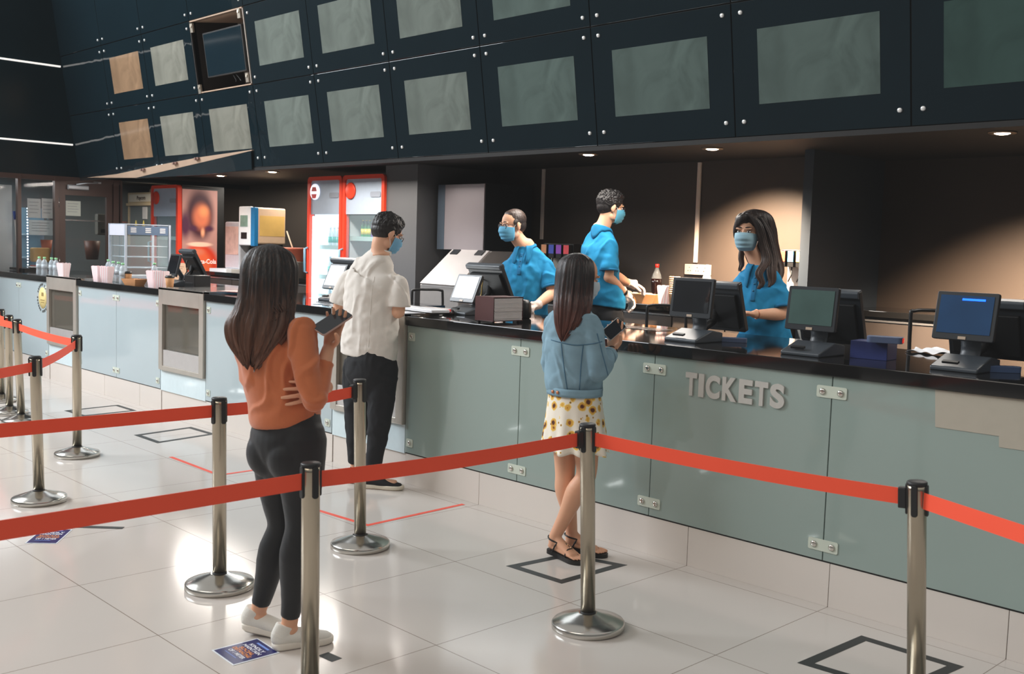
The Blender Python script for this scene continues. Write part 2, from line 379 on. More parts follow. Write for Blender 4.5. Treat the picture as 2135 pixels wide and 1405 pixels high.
counter(-7.24,-5.45,[-6.35],'leftmost glass-fronted counter section with the round yellow sticker')
# steel display units
def display(x0,x1,lab,fill):
    w=x1-x0; t=thing('display_unit',lab,'display unit',(x0,YC,0))
    m=MB(); f=.075
    m.bx(0,f,-.03,.03,.40,1.15).bx(w-f,w,-.03,.03,.40,1.15).bx(f,w-f,-.03,.03,1.0,1.15).bx(f,w-f,-.03,.03,.40,.44)
    m.build('steel_frame',steel,t,bev=.004)
    MB().bx(0,w,-.03,.66,1.13,1.152).build('steel_top',steelp,t,bev=.003)
    MB().bx(f,w-f,-.022,.0,.44,.585).build('lower_panel',mat('light_steel',(205,202,200),rough=.35,metal=.5),t,bev=.002)
    MB().bx(f,w-f,-.004,.002,.585,1.0).build('display_glass',mat('display_glass',(120,116,106),rough=.05,alpha=.35,spec=.8),t)
    MB().bx(.02,w-.02,.05,.75,.585,.6).bx(.02,w-.02,.75,.76,.585,1.0).bx(.02,.03,.05,.75,.585,1.0).bx(w-.03,w-.02,.05,.75,.585,1.0).build('inner_lining',mat('lining',(150,142,130),rough=.4,metal=.3),t)
    MB().bx(.0,w,.01,1.0,.0,.39).build('base_body',cbody,t)
    MB().bx(.0,w,-.004,.008,.205,.40).build('skirt_panel',mat('skirt_glass',(206,222,226),rough=.12,spec=.55),t)
    MB().bx(.0,w,.008,.03,0,.205).build('kick_tiles',kick,t)
    return t
display(-5.445,-4.635,'stainless steel display unit beside the round yellow sticker',0)
display(-2.745,-1.905,'stainless steel display unit in front of the black cash register at left',0)
display(.005,.855,'stainless steel display unit behind the legs of the man in the white shirt',1)
# ================================================================ STANCHIONS AND BELTS
pst=mat('stanchion_steel',(180,170,152),rough=.27,metal=1,var=.06,scale=8)
nt,b,L=nodes(pst); b.inputs['Anisotropic'].default_value=.6
pcap=mat('stanchion_black',(26,27,28),rough=.45)
basem=mat('stanchion_base_steel',(200,198,192),rough=.2,metal=1,var=.05)
belt=mat('orange_red_belt',(255,86,54),rough=.6,var=.08,scale=3,bump=.05,bscale=300)
def stanchion(base,h,lab,side_ang,lean=(0,0),clips=()):
    t=thing('queue_stanchion',lab,'stanchion',(base[0],base[1],0),0,'steel belt stanchions of the queue')
    t.rotation_euler=(lean[1],lean[0],0)
    MB().lathe([(0,.0),(.152,.0),(.157,.004),(.157,.026),(.152,.032),(.10,.048),(.045,.066),(.040,.068)],n=48).build('base_plate',basem,t)
    MB().lathe([(.0315,.066),(.0315,h-.03),(.0315,h-.012)],n=32).build('pole',pst,t)
    MB().lathe([(.034,.064),(.034,.072),(.0315,.074)],n=32).build('collar_ring',pcap,t)
    MB().lathe([(.033,h-.014),(.0345,h-.010),(.0345,h-.003),(.031,h),(0,h)],n=32).build('cap',pcap,t)
    for k in range(4): # black vertical slots of the belt head
        a=side_ang+k*PI/2
        MB().rbox((.0315*math.cos(a),.0315*math.sin(a),h-.065),(.012,.022,.11),.009,(0,0,a),ax=0).build('belt_slot',pcap,t,bev=.002)
    for a in clips:
        MB().rbox((.048*math.cos(a),.048*math.sin(a),h-.062),(.026,.030,.074),.006,(0,0,a),ax=0).build('belt_clip',pcap,t,bev=.002)
    return t
SB={}
for k,(top,base,h,lab) in dict(
 S1=((457,830),(458,1224),.89,'steel stanchion just left of the woman in the orange sweater'),
 S2=((750,790),(751,1140),.90,'steel stanchion in front of the legs of the man in the white shirt'),
 S3=((1225,880),(1226,1308),.885,'steel stanchion in front of the woman in the denim jacket'),
 S4=((648,967),(646,1470),.86,'steel stanchion overlapping the leg of the woman in the orange sweater, base out of frame'),
 S5=((1912,1004),(1910,1500),.855,'steel stanchion at the right below the last ticket screen'),
 A=((73,743),(82,1045),.88,'steel stanchion at left, nearest of those left of the taped squares'),
 B=((160,699),(161,950),.885,'steel stanchion in front of the left steel display unit'),
 C=((35,665),(45,880),.88,'steel stanchion behind the nearest one at the left edge'),
 ).items():
    P=onp(base[0],base[1],2,0); d=HF.copy(); T=onplane(top[0],top[1],(P.x,P.y,0),(HF.x,HF.y,0))
    SB[k]=(P,T,h,lab)
P=onp(20,862,2,0); SB['D']=(P,P+Vector((0,0,.88)),.88,'steel stanchion at the far left edge, farthest from the camera')
P=onp(3,836,2,0); SB['E']=(P,P+Vector((0,0,.88)),.88,'steel stanchion cut by the left picture edge')
def top(k,dz=-.062): 
    P,T,h,_=SB[k]; d=(T-P).normalized(); return P+d*(h+dz)
links=[('S3','S5'),('S4','S3'),('S1','S2'),('A','B'),('B','C')]
def off(px,py,z): return onp(px,py,2,z)
ends={'S5r':off(2330,1180,.80),'S4l':off(-260,1148,.80),'S1l':off(-300,925,.83),'Al':off(-260,830,.82),'Cl':off(-200,626,.82),'El':off(-150,604,.82)}
dirs={k:[] for k in SB}
def ang(a,b): return math.atan2(b.y-a.y,b.x-a.x)
L_=[(a,b_) for a,b_ in links]+[('S5','S5r'),('S4','S4l'),('S1','S1l'),('A','Al'),('C','Cl'),('D','El')]
blab={('S3','S5'):'orange-red belt running right from the stanchion before the denim jacket woman',
('S4','S3'):'orange-red belt between the two front stanchions across the picture middle',
('S1','S2'):'orange-red belt passing behind the woman in the orange sweater',
('A','B'):'orange-red belt slanting up to the stanchion before the left display unit',
('B','C'):'orange-red belt far left, in front of the round yellow sticker',
('S5','S5r'):'orange-red belt leaving the picture at the right edge',
('S4','S4l'):'lowest orange-red belt crossing the left half to the picture edge',
('S1','S1l'):'orange-red belt from the picture edge to the stanchion left of the orange sweater',
('A','Al'):'short orange-red belt from the picture edge to the near left stanchion',
('C','Cl'):'short orange-red belt at the left edge, second from the top',
('D','El'):'topmost short orange-red belt at the left edge'}
for a,b_ in L_:
    pa=top(a); pb=top(b_) if b_ in SB else ends[b_]
    dirs[a].append((ang(pa,pb),True));
    if b_ in SB: dirs[b_].append((ang(pb,pa),False))
    d=(pb-pa).normalized(); pa2=pa+d*.034; pb2=pb-d*(.034 if b_ in SB else 0)
    sag=.0 if b_ not in SB else .012
    m=MB(); n=24; vs=[]
    for i in range(n+1):
        u=i/n; p=pa2.lerp(pb2,u); p.z-=sag*4*u*(1-u)
        vs+=[p+Vector((0,0,.0285)),p-Vector((0,0,.0285))]
    fs=[(2*i,2*i+1,2*i+3,2*i+2) for i in range(n)]
    o=m.add(vs,fs,0,False).build('belt',belt,world=True,loc=pa,solid=.002)
    tag(o,blab[(a,b_)],'belt','orange-red retractable queue belts')
for k,(P,T,h,lab) in SB.items():
    d=(T-P).normalized()
    lean=(math.atan2(d.x,d.z),-math.atan2(d.y,d.z))
    cl=[a for a,c in dirs[k] if not c]
    sa=dirs[k][0][0] if dirs[k] else 0
    stanchion((P.x,P.y),h,lab,sa,lean,cl)
# ================================================================ FLOOR MARKS
tape=mat('black_floor_tape',(42,46,46),rough=.5,var=.1,scale=20); rtape=mat('red_floor_tape',(240,96,78),rough=.5)
def tline(pts,w,name,m,lab,closed=True,grp=None,z=.0012):
    # mitred tape outline on the floor
    pts=[Vector((p.x,p.y,0)) for p in pts]; N=len(pts); vs=[]
    for i,p in enumerate(pts):
        a=(p-pts[i-1]).normalized() if (closed or i>0) else None; b_=(pts[(i+1)%N]-p).normalized() if (closed or i<N-1) else None
        if a is None:a=b_
        if b_ is None:b_=a
        n1=Vector((-a.y,a.x,0));n2=Vector((-b_.y,b_.x,0)); n=(n1+n2); n=n/(n.length_squared/2) if n.length>1e-6 else n1
        vs+=[p+Vector((0,0,z)),p+n*w+Vector((0,0,z))]
    E=N if closed else N-1
    o=MB().add(vs,[(2*i,2*i+1,(2*i+3)%(2*N),(2*i+2)%(2*N)) for i in range(E)]).build(name,m,world=True,loc=(pts[0].x,pts[0].y,0)); o.data.shade_flat()
    md=o.modifiers.new('s','SOLIDIFY'); md.thickness=.0008
    return tag(o,lab,'floor tape',grp)
def F2(l): return [onp(x,y,2,0) for x,y in l]
g='taped standing squares on the floor'
tline(F2([(1055,1180),(1182,1154),(1308,1178),(1171,1217)]),-.045,'taped_square',tape,'black taped square on the floor under the sandals of the denim jacket woman',grp=g)
tline(F2([(1662,1382),(1796,1325),(2010,1390),(1880,1448)]),-.045,'taped_square',tape,'black taped square on the floor at the bottom right',grp=g)
tline(F2([(279,907),(398,890),(450,905),(328,924)]),-.045,'taped_square',tape,'grey taped square left of the stanchion beside the orange sweater woman',grp=g)
tline(F2([(134,856),(246,844),(285,856),(172,868)]),-.04,'taped_square',tape,'grey taped square farther left behind the upper belt',grp=g)
tline(F2([(-70,868),(20,863),(62,865),(30,880)]),-.04,'taped_square',tape,'grey taped square at the left edge under the far stanchion bases',grp=g)
tline(F2([(352,953),(455,992),(572,975)]),.03,'red_tape',rtape,'red floor tape corner left of the orange sweater woman',False)
tline(F2([(600,1047),(766,1097),(970,1052)]),.03,'red_tape',rtape,'red floor tape corner below the feet of the man in the white shirt',False)
tline(F2([(120,1099),(254,1103)]),.04,'black_tape',tape,'black tape strip on the floor above the left blue notice',False)
tline(F2([(663,1367),(692,1380)]),.05,'black_tape',tape,'short black tape piece right of the front blue notice',False)
# printed floor notices
def notice(cor,lab):
    # corners: top-left, top-right, bottom-right, bottom-left as read
    c=F2(cor); o=c[3]; ex=(c[2]-c[3]); ey=(c[0]-c[3]); W=ex.length; H=ey.length
    a=math.atan2(ex.y,ex.x); t=thing('floor_notice',lab,'floor sign',(o.x,o.y,.0008),a)
    sh=ey.normalized().rotation_difference(Vector((0,0,0))) if False else None
    exn=ex.normalized(); exy=(ey.dot(exn)); eyy=ey.dot(Vector((-exn.y,exn.x,0)))
    def S(u,v,z): return (u*W+v*exy,v*eyy,z)
    wm=mat('notice_white',(226,232,238),rough=.3); bm_=mat('notice_blue',(28,32,96),rough=.3,var=.2,scale=5)
    MB().add([S(0,0,0),S(1,0,0),S(1,1,0),S(0,1,0),S(0,0,.0008),S(1,0,.0008),S(1,1,.0008),S(0,1,.0008)],[(3,2,1,0),(4,5,6,7),(0,1,5,4),(1,2,6,5),(2,3,7,6),(3,0,4,7)]).build('paper',wm,t)
    MB().add([S(.04,.03,.0012),S(.96,.03,.0012),S(.96,.97,.0012),S(.04,.97,.0012)],[(0,1,2,3)]).build('printed_field',bm_,t)
    tw=mat('notice_text_white',(235,235,240),rough=.5); to=mat('notice_text_orange',(232,150,80),rough=.5)
    rows=[('KINDLY',.74,to if False else tw,.095),('MAINTAIN',.63,tw,.095),('SOCIAL',.52,to,.095),('DISTANCING',.41,to,.095),('OF 1 METER',.30,tw,.095)]
    for s,v,m,sz in rows:
        o_=text(s,sz*abs(eyy)*1.25,m,'lettering',t,S(.5,v,.0016),(0,0,0),0,.0006,sx=min(1.3,W*.75/(len(s)*.62*sz*abs(eyy)*1.25)))
    text('please keep apart',.045*abs(eyy)*1.3,tw,'lettering',t,S(.46,.2,.0016)) if False else None
    MB().add([S(.25,.85,.0016),S(.75,.85,.0016),S(.75,.9,.0016),S(.25,.9,.0016)],[(0,1,2,3)]).add([S(.2,.19,.0016),S(.7,.19,.0016),S(.7,.205,.0016),S(.2,.205,.0016)],[(0,1,2,3)]).build('fine_print',mat('notice_pale',(120,150,220),rough=.5),t)
notice([(88,1103),(153,1104),(118,1134),(51,1133)],'blue printed distance notice on the floor at the left')
notice([(537,1331),(620,1345),(486,1388),(441,1356)],'blue printed distance notice under the white trainers')
# the ticket lettering on the counter glass
P0=onp(1427,812,1,.075); P1=onp(1638,832,1,.075)
t=thing('ticket_sign','raised grey capital letters reading TICKETS on the counter glass','sign',((P0.x+P1.x)/2,.0,0))
ltr=mat('brushed_letter',(196,194,188),rough=.4,metal=.2)
zt=onp(1440,788,1,.075).z; zb=onp(1436,828,1,.075).z; cap=.118
zm=(onp(1530,805-24,1,.075).z+onp(1530,845,1,.075).z)/2-.0
Wd=P1.x-P0.x; adv=[.62,.32,.74,.74,.68,.64,.68]; S=sum(adv); x=-Wd/2
for ch,a in zip('TICKETS',adv):
    w_=a/S*Wd
    o=text(ch,cap/.69*1.0,ltr,'letter',t,(x+w_/2,YC-.012,0),(PI/2,0,0),.006,.008)
    xs=[v.co.x for v in o.data.vertices]; zs=[v.co.y for v in o.data.vertices]
    k=(w_*.86)/(max(xs)-min(xs)) if ch!='I' else 1
    kh=cap/(max(zs)-min(zs)); cx=(max(xs)+min(xs))/2; cz=(max(zs)+min(zs))/2
    for v in o.data.vertices: v.co.x=(v.co.x-cx)*k; v.co.y=(v.co.y-cz)*kh
    o.location.z=0; x+=w_
t.location.z=zm
# ================================================================ PEOPLE
def crom(P,k=6):
    # Catmull-Rom through Vectors (any dimension tuples)
    out=[];n=len(P)
    for i in range(n-1):
        a=P[max(i-1,0)];b=P[i];c=P[i+1];d=P[min(i+2,n-1)]
        for j in range(k):
            t=j/k; out.append(tuple(.5*((2*b[q])+(-a[q]+c[q])*t+(2*a[q]-5*b[q]+4*c[q]-d[q])*t*t+(-a[q]+3*b[q]-3*c[q]+d[q])*t**3) for q in range(len(b))))
    out.append(tuple(P[-1])); return out
def etube(m,pts,rads,side,n=24,k=6,round0=True,round1=True,mi=0,sq=2.0):
    # elliptical tube: rads (a along side, b across)
    rows=[tuple(p)+((r,r) if not hasattr(r,'__len__') else tuple(r)) for p,r in zip(pts,rads)]
    rows=crom(rows,k); side=Vector(side)
    R=[(Vector(r[:3]),max(r[3],.001),max(r[4],.001)) for r in rows]
    T=[(R[min(i+1,len(R)-1)][0]-R[max(i-1,0)][0]).normalized() for i in range(len(R))]
    def cap(p,t,a,b,sg):
        return [(p+t*(sg*min(a,b)*math.sin(x)),a*math.cos(x),b*math.cos(x),t) for x in (.5,.95,1.3,1.5)]
    Q=[(p,a,b,t) for (p,a,b),t in zip(R,T)]
    if round0: Q=cap(*((R[0][0],T[0],R[0][1],R[0][2])),-1)[::-1]+Q
    if round1: Q=Q+cap(R[-1][0],T[-1],R[-1][1],R[-1][2],1)
    vs=[]
    for p,a,b,t in Q:
        s=side-t*side.dot(t)
        if s.length<1e-4: s=t.orthogonal()
        s.normalize(); u=t.cross(s)
        for i in range(n):
            c,sn=math.cos(2*PI*i/n),math.sin(2*PI*i/n)
            if sq!=2: c=math.copysign(abs(c)**(2/sq),c); sn=math.copysign(abs(sn)**(2/sq),sn)
            vs.append(p+s*(a*c)+u*(b*sn))
    N=len(Q)
    fs=[(i*n+j,i*n+(j+1)%n,(i+1)*n+(j+1)%n,(i+1)*n+j) for i in range(N-1) for j in range(n)]
    fs+=[tuple(range(n))[::-1],tuple(range((N-1)*n,N*n))]
    m.add(vs,fs,mi,True)
def remesh(m,name,mats,parent,voxel=.006,smooth=4,disp=None,fac=.5,matfn=None,post=None):
    o=m.build(name,mats,None,fixn=False)
    md=o.modifiers.new('r','REMESH'); md.mode='VOXEL'; md.voxel_size=voxel; md.use_smooth_shade=True
    if smooth: s=o.modifiers.new('s','SMOOTH'); s.factor=fac; s.iterations=smooth
    dg=bpy.context.evaluated_depsgraph_get(); dg.update()
    me=D.meshes.new_from_object(o.evaluated_get(dg)); old=o.data; D.objects.remove(o); D.meshes.remove(old)
    if disp:
        ns=[v.normal.copy() for v in me.vertices]
        for v,nn in zip(me.vertices,ns): v.co+=disp(v.co.copy(),nn)
    if post: post(me)
    off=rloc(parent)
    for v in me.vertices: v.co-=off
    me.materials.clear()
    for x in (mats if isinstance(mats,(list,tuple)) else [mats]): me.materials.append(x)
    if matfn:
        for p in me.polygons: p.material_index=matfn(p.center+off)
    for p in me.polygons: p.use_smooth=True
    o=D.objects.new(name,me); COL.objects.link(o); o.parent=parent; return o
def folds(A=.006,sx=9,sz=3.0,seed=0,ridge=True,mask=None):
    def f(co,n):
        q=Vector((co.x*sx+seed,co.y*sx,co.z*sz+.6*noise.noise(co*4)))
        a=noise.noise(q+Vector((noise.noise(co*5),0,0))*1.2)
        if ridge: a=.55-abs(a)*2.4
        a+=.5*noise.noise(co*22+Vector((seed,0,0)))
        w=(mask(co) if mask else 1)*max(0,1+min(0,n.z)*1.3)
        return n*(A*max(-.22,a)*w)
    return f
def hand(m,wr,d,back,side,curl=(.3,.5,.4),sc=1,spread=.12,thumb=.5,fl=None,glove=0):
    # d: wrist->fingers, back: normal of the back of the hand; side +1 = thumb towards +x (x = d x back)
    d=Vector(d).normalized(); back=Vector(back); back=(back-d*back.dot(d)).normalized(); x=d.cross(back)*side
    W=lambda a,b,c: wr+x*(a*sc)+d*(b*sc)+back*(c*sc)
    etube(m,[W(0,-.02,0),W(0,.0,0),W(.002,.035,0),W(0,.072,0),W(0,.088,-.002)],[(.024*sc,.018*sc),(.026*sc,.017*sc),(.037*sc,.017*sc),(.041*sc,.0145*sc),(.038*sc,.011*sc)],x,k=4)
    L=[(.030,.044,.027,.021,.0086),(.010,.048,.031,.022,.0088),(-.011,.044,.028,.021,.0084),(-.031,.034,.021,.019,.0075)]
    cs=curl if not hasattr(curl[0],'__len__') else None
    for i,(ox,a,b,c,r) in enumerate(L):
        cu=cs or curl[i]; r=(r+glove)*sc
        sp=spread*(1.2-i*.8); p=W(ox,.070,0); pts=[p]; ang_=0; p=W(ox,.086-.004*abs(i-1),0); pts.append(p)
        for l,ca in zip((a,b,c),cu):
            ang_+=ca; dd=(d*math.cos(ang_)-back*math.sin(ang_)+x*math.sin(sp)*math.cos(ang_)).normalized(); p=p+dd*(l*sc); pts.append(p)
        etube(m,pts,[r*1.05,r*1.08,r*1.0,r*.93,r*.82],x,n=14,k=3)
    t0=W(.022,.018,-.006); t1=t0+(x*.75+d*.62-back*thumb*.5).normalized()*.040*sc; t2=t1+(x*.35+d*.85-back*thumb).normalized()*.031*sc; t3=t2+(x*.1+d*.9-back*thumb*1.2).normalized()*.024*sc
    rr=(.0115+glove)*sc
    etube(m,[t0,t1,t2,t3],[rr*1.25,rr*1.0,rr*.92,rr*.75],d,n=14,k=3)
class Head:
    def __init__(s,C,fwd,up=(0,0,1),sc=1,fem=False):
        s.C=Vector(C); f=Vector(fwd).normalized(); u=Vector(up); r=f.cross(u).normalized(); u=r.cross(f).normalized()
        s.f,s.u,s.r,s.sc,s.fem=f,u,r,sc,fem
        s.R=Matrix((r,f,u)).transposed()
    def __call__(s,x,y,z): return s.C+(s.r*x+s.f*y+s.u*z)*s.sc
    def loc(s,p): q=(Vector(p)-s.C)/s.sc; return Vector((q.dot(s.r),q.dot(s.f),q.dot(s.u)))
    def geo(s,m,neck):
        k=s.sc; w=.94 if s.fem else 1
        S=lambda c,r,rot=None: m.sph(s(*c),tuple(v*k for v in r),n=28,k=18,rot=s.R@(rot or Matrix.Identity(3)))
        S((0,-.012,.032),(.075*w,.097,.086)); S((0,.020,-.028),(.060*w,.070,.078))
        S((0,.040,-.080),(.036*w,.042,.030)); S((0,.074,-.094),(.017,.014,.014))
        for a in (-1,1):
            S((a*.041*w,.048,-.018),(.022,.032,.022)); S((a*.031,.079,.024),(.026,.011,.008)); S((a*.050*w,.012,-.068),(.018,.035,.026))
            S((a*.077*w,-.004,-.004),(.009,.019,.031),Matrix.Rotation(-a*.28,3,'Z')@Matrix.Rotation(-.15,3,'X')); S((a*.074*w,.0,-.022),(.010,.012,.016))
        etube(m,[s(0,.080,.018),s(0,.094,-.006),s(0,.106,-.028)],[.0075*k,.0095*k,.0125*k],s.r,n=14,k=4)
        for a in (-1,1): S((a*.0115,.095,-.031),(.0085,.010,.008))
        S((0,.085,-.054),(.024,.010,.006)); S((0,.083,-.064),(.021,.010,.0065))
        nb=Vector(neck); nr=.050 if s.fem else .058
        etube(m,[s(0,-.022,-.02),s(0,-.022,-.075),nb.lerp(s(0,-.02,-.1),.45),nb],[nr*.98*k,nr*.95*k,nr*k,nr*1.25*k],s.r,k=5)
def eyes(h,par,brow=True,look=(0,0)):
    wh=mat('eye_white',(225,218,212),rough=.25); ir=mat('iris_dark',(32,22,18),rough=.1,spec=.8); br=mat('brow_hair',(40,30,26),rough=.8)
    for a in (-1,1):
        m=MB(); k=h.sc
        m.sph(h(a*.031,.0775,.004),(.0150*k,.0088*k,.0074*k),n=18,rot=h.R,m=0)
        m.sph(h(a*.031+look[0],.0835,.0035),(.0062*k,.0036*k,.0064*k),n=14,rot=h.R,m=1)
        m.build('eye',[wh,ir],par,world=True)
        m=MB(); pts=[h(a*(.0155),.0815,.0045),h(a*.024,.0875,.0105),h(a*.033,.0865,.0115),h(a*.0455,.0745,.006)]
        etube(m,pts,[.0008*k,.0016*k,.0016*k,.0009*k],(0,0,1),n=6,k=4); m.build('eyelash',br,par,world=True)
        if brow:
            m=MB(); pts=[h(a*.013,.0905,.029),h(a*.025,.0925,.032),h(a*.040,.0855,.032),h(a*.052,.0685,.026)]
            etube(m,pts,[(.0016*k,.003*k),(.0020*k,.0038*k),(.0018*k,.003*k),(.0008*k,.001*k)],h.f,n=8,k=4); m.build('eyebrow',br,par,world=True)
def face_mask(h,par,c=(104,160,190)):
    mm=mat('mask_%d'%c[0],c,rough=.75,var=.05,scale=30,bump=.1,bscale=400); wt=mat('mask_white',(225,228,230),rough=.7); k=h.sc
    yf=[.106,.121,.117,.110,.100,.066]; rr_=[.071,.072,.071,.067,.060,.048]
    def ip(L_,t): q=min(len(L_)-1.001,t*(len(L_)-1)); i=int(q); return L_[i]+(L_[i+1]-L_[i])*(q-i)
    def fn(u,v):
        a=(u-.5)*2*1.35; t=v; w=math.cos(a); cn=max(0,(w-.219)/.781)
        z=-.012-.100*t+.012*cn*(1-t)**2-.006*cn*t; pl=.0024*math.sin(t*PI*8)*cn*(1 if .15<t<.85 else 0)
        return h(ip(rr_,t)*math.sin(a)/.976,.030+(ip(yf,t)-.030+pl)*cn**.75+(.030-.030)*0,z)
    o=MB().grid(fn,40,36).build('face_mask',mm,par,world=True,solid=.0025)
    m=MB()
    top_=[fn(i/24,0)+h.f*.001 for i in range(25)]; bot=[fn(i/24,1)+h.f*.001 for i in range(25)]
    m.tube(top_,.0018*k,6).tube(bot,.0018*k,6); m.build('mask_edge',wt,o,world=False) if False else None
    for a,u in ((-1,.02),(1,.98)):
        m=MB(); E0=h(a*.0755,-.006,.020); E1=h(a*.078,-.018,-.004); E2=h(a*.074,-.006,-.030)
        pts=[fn(u,.06),h(a*.0745,.022,.004),E0,E1,E2,h(a*.070,.015,-.060),fn(u,.92)]
        m.tube([Vector(q) for q in crom([tuple(p) for p in pts],5)],.0016*k,6)
        w=m.build('ear_loop',wt,o); 
        for v in w.data.vertices: v.co-=rloc(par)
    return o
def glasses(h,par):
    fr=mat('glasses_frame',(60,40,38),rough=.3,metal=.4); gl=mat('glasses_lens',(190,200,210),rough=.02,alpha=.18,spec=.9,var=0); k=h.sc
    t=MB()
    ring=lambda a:[h(a*.033+.024*math.cos(q)*(1),.099-.004*abs(math.cos(q)),-.001+.018*math.sin(q)) for q in [2*PI*i/24 for i in range(24)]]
    for a in (-1,1):
        t.tube(ring(a),.0021*k,6,closed=True); t.tube([h(a*.057,.096,.006),h(a*.074,.07,.008),h(a*.078,.0,.006),h(a*.074,-.018,-.008)],.0013*k,6)
    t.tube([h(-.010,.099,.004),h(0,.103,.006),h(.010,.099,.004)],.0013*k,6)
    o=t.build('eyeglasses',fr,par,world=True)
    for a in (-1,1): 
        R=[v-rloc(par) for v in ring(a)]; MB().add(R,[tuple(range(24))]).build('lens',gl,o,fixn=False)
    return o
def hairmat(name,top,bot,z0,z1):
    m=mat(name,top,rough=.46,spec=.5,var=0); nt,b,L=nodes(m)
    g=nt.nodes.new('ShaderNodeNewGeometry'); sp=nt.nodes.new('ShaderNodeSeparateXYZ'); L(g.outputs['Position'],sp.inputs[0])
    mr=nt.nodes.new('ShaderNodeMapRange'); mr.inputs[1].default_value=z1; mr.inputs[2].default_value=z0; L(sp.outputs[2],mr.inputs[0])
    mp=nt.nodes.new('ShaderNodeMapping'); mp.inputs['Scale'].default_value=(110,110,5); L(g.outputs['Position'],mp.inputs[0])
    n=nt.nodes.new('ShaderNodeTexNoise'); n.inputs['Scale'].default_value=1; n.inputs['Detail'].default_value=3; L(mp.outputs[0],n.inputs['Vector'])
    ad=nt.nodes.new('ShaderNodeMath'); ad.operation='MULTIPLY_ADD'; ad.inputs[1].default_value=1.1; ad.inputs[2].default_value=-.55; L(n.outputs['Fac'],ad.inputs[0])
    a2=nt.nodes.new('ShaderNodeMath'); a2.operation='ADD'; a2.use_clamp=True; L(mr.outputs[0],a2.inputs[0]); L(ad.outputs[0],a2.inputs[1])
    mx=nt.nodes.new('ShaderNodeMix'); mx.data_type='RGBA'; mx.inputs[6].default_value=srgb(*top); mx.inputs[7].default_value=srgb(*bot); L(a2.outputs[0],mx.inputs[0]); L(mx.outputs[2],b.inputs['Base Color'])
    bp=nt.nodes.new('ShaderNodeBump'); bp.inputs['Strength'].default_value=.6; bp.inputs['Distance'].default_value=.006; L(n.outputs['Fac'],bp.inputs['Height']); L(bp.outputs['Normal'],b.inputs['Normal'])
    return m
def short_hair(h,par,m_,vol=.014,spike=.010,cut=None,seed=0,name='hair',front=1):
    m=MB(); k=h.sc; S=lambda c,r: m.sph(h(*c),tuple(v*k for v in r),n=30,k=20,rot=h.R)
    S((0,-.022,.044),(.075+vol*.7,.092+vol*.6,.078+vol)); S((0,-.045,.0),(.070+vol*.3,.066+vol*.25,.066))
    for a in (-1,1): S((a*.069,.006,.022),(.010,.030,.030))
    if front==1: S((0,.022,.088),(.058,.044+vol*1.2,.028+vol))
    elif front: S((0,.012,.086),(.057,.047,.031))
    def dsp(co,n):
        q=h.loc(co); a=noise.noise(Vector((q.x*75+seed,q.y*26,q.z*34)))+.8*noise.noise(Vector((q.x*170,q.y*70+seed,q.z*80)))
        w=min(1,max(.12,(q.z-.0)/.07)); return n*(spike*a*w*k)
    return remesh(m,name,m_,par,.0035,2,dsp)
def loft_hair(par,name,m_,rings,side,n=120,k=6,groove=.006,tip=.35,seed=0,ragged=.10):
    # rings: (center Vector, ra, rb). strands as grooves, ragged tips
    rows=crom([tuple(c)+(a,b) for c,a,b in rings],k); N=len(rows); side=Vector(side); vs=[]
    for i,r in enumerate(rows):
        c=Vector(r[:3]); t=(Vector(rows[min(i+1,N-1)][:3])-Vector(rows[max(i-1,0)][:3])).normalized()
        t=(t*.3+Vector((0,0,-.7))).normalized()
        s=(side-t*side.dot(t)).normalized(); u=t.cross(s); v_=i/(N-1)
        for j in range(n):
            th=2*PI*j/n; c_,s_=math.cos(th),math.sin(th)
            P_=Vector((c_*7+seed,s_*7,v_*1.2)); g=noise.noise(P_)*1.2+.8*noise.noise(Vector((c_*18+seed,s_*18,v_*2)))+.4*noise.noise(Vector((c_*40,s_*40+seed,v_*3)))
            q=min(1,v_*3); rr=groove*g*q*(.6+1.4*v_)
            lng=(noise.noise(Vector((c_*9+seed*2,s_*9,0)))*ragged)*max(0,(v_-.6)/.4)
            vs.append(c+s*((r[3]+rr)*c_)+u*((r[4]+rr)*s_)+Vector((0,0,lng)))
    fs=[(i*n+j,i*n+(j+1)%n,(i+1)*n+(j+1)%n,(i+1)*n+j) for i in range(N-1) for j in range(n)]+[tuple(range(n))[::-1],tuple(range((N-1)*n,N*n))]
    return MB().add(vs,fs,0,True).build(name,m_,par,world=True)
def strands(m,roots,n=1): pass
def _cast(o,t,p,dr,lift):
    off=rloc(t); ok,loc,nn,_=o.ray_cast(Vector(p)-off-Vector(dr)*.6,Vector(dr))
    return (loc+off-Vector(dr)*lift) if ok else Vector(p)
def surf_line(o,t,pts,dr,r,name,m_):
    cp=crom([tuple(p) for p in pts],8); q=[_cast(o,t,p,dr,r*.3) for p in cp]
    w=MB().tube(q,r,6).build(name,m_,o)
    for v in w.data.vertices: v.co-=rloc(t)
    return w
def surf_strip(o,t,pts,dr,wd,name,m_):
    cp=crom([tuple(p) for p in pts],10); sdv=Vector(dr).cross(Vector((0,0,1))).normalized(); vs=[];ctr=[]
    for p in cp:
        p=Vector(p); row=[_cast(o,t,p+sdv*(wd*k),dr,.0035) for k in (-.5,-.25,0,.25,.5)]; vs+=row; ctr.append(row[2])
    n=len(cp); w=MB().add(vs,[(i*5+j,i*5+j+1,(i+1)*5+j+1,(i+1)*5+j) for i in range(n-1) for j in range(4)],0,True).build(name,m_,o,solid=.003)
    for v in w.data.vertices: v.co-=rloc(t)
    return ctr
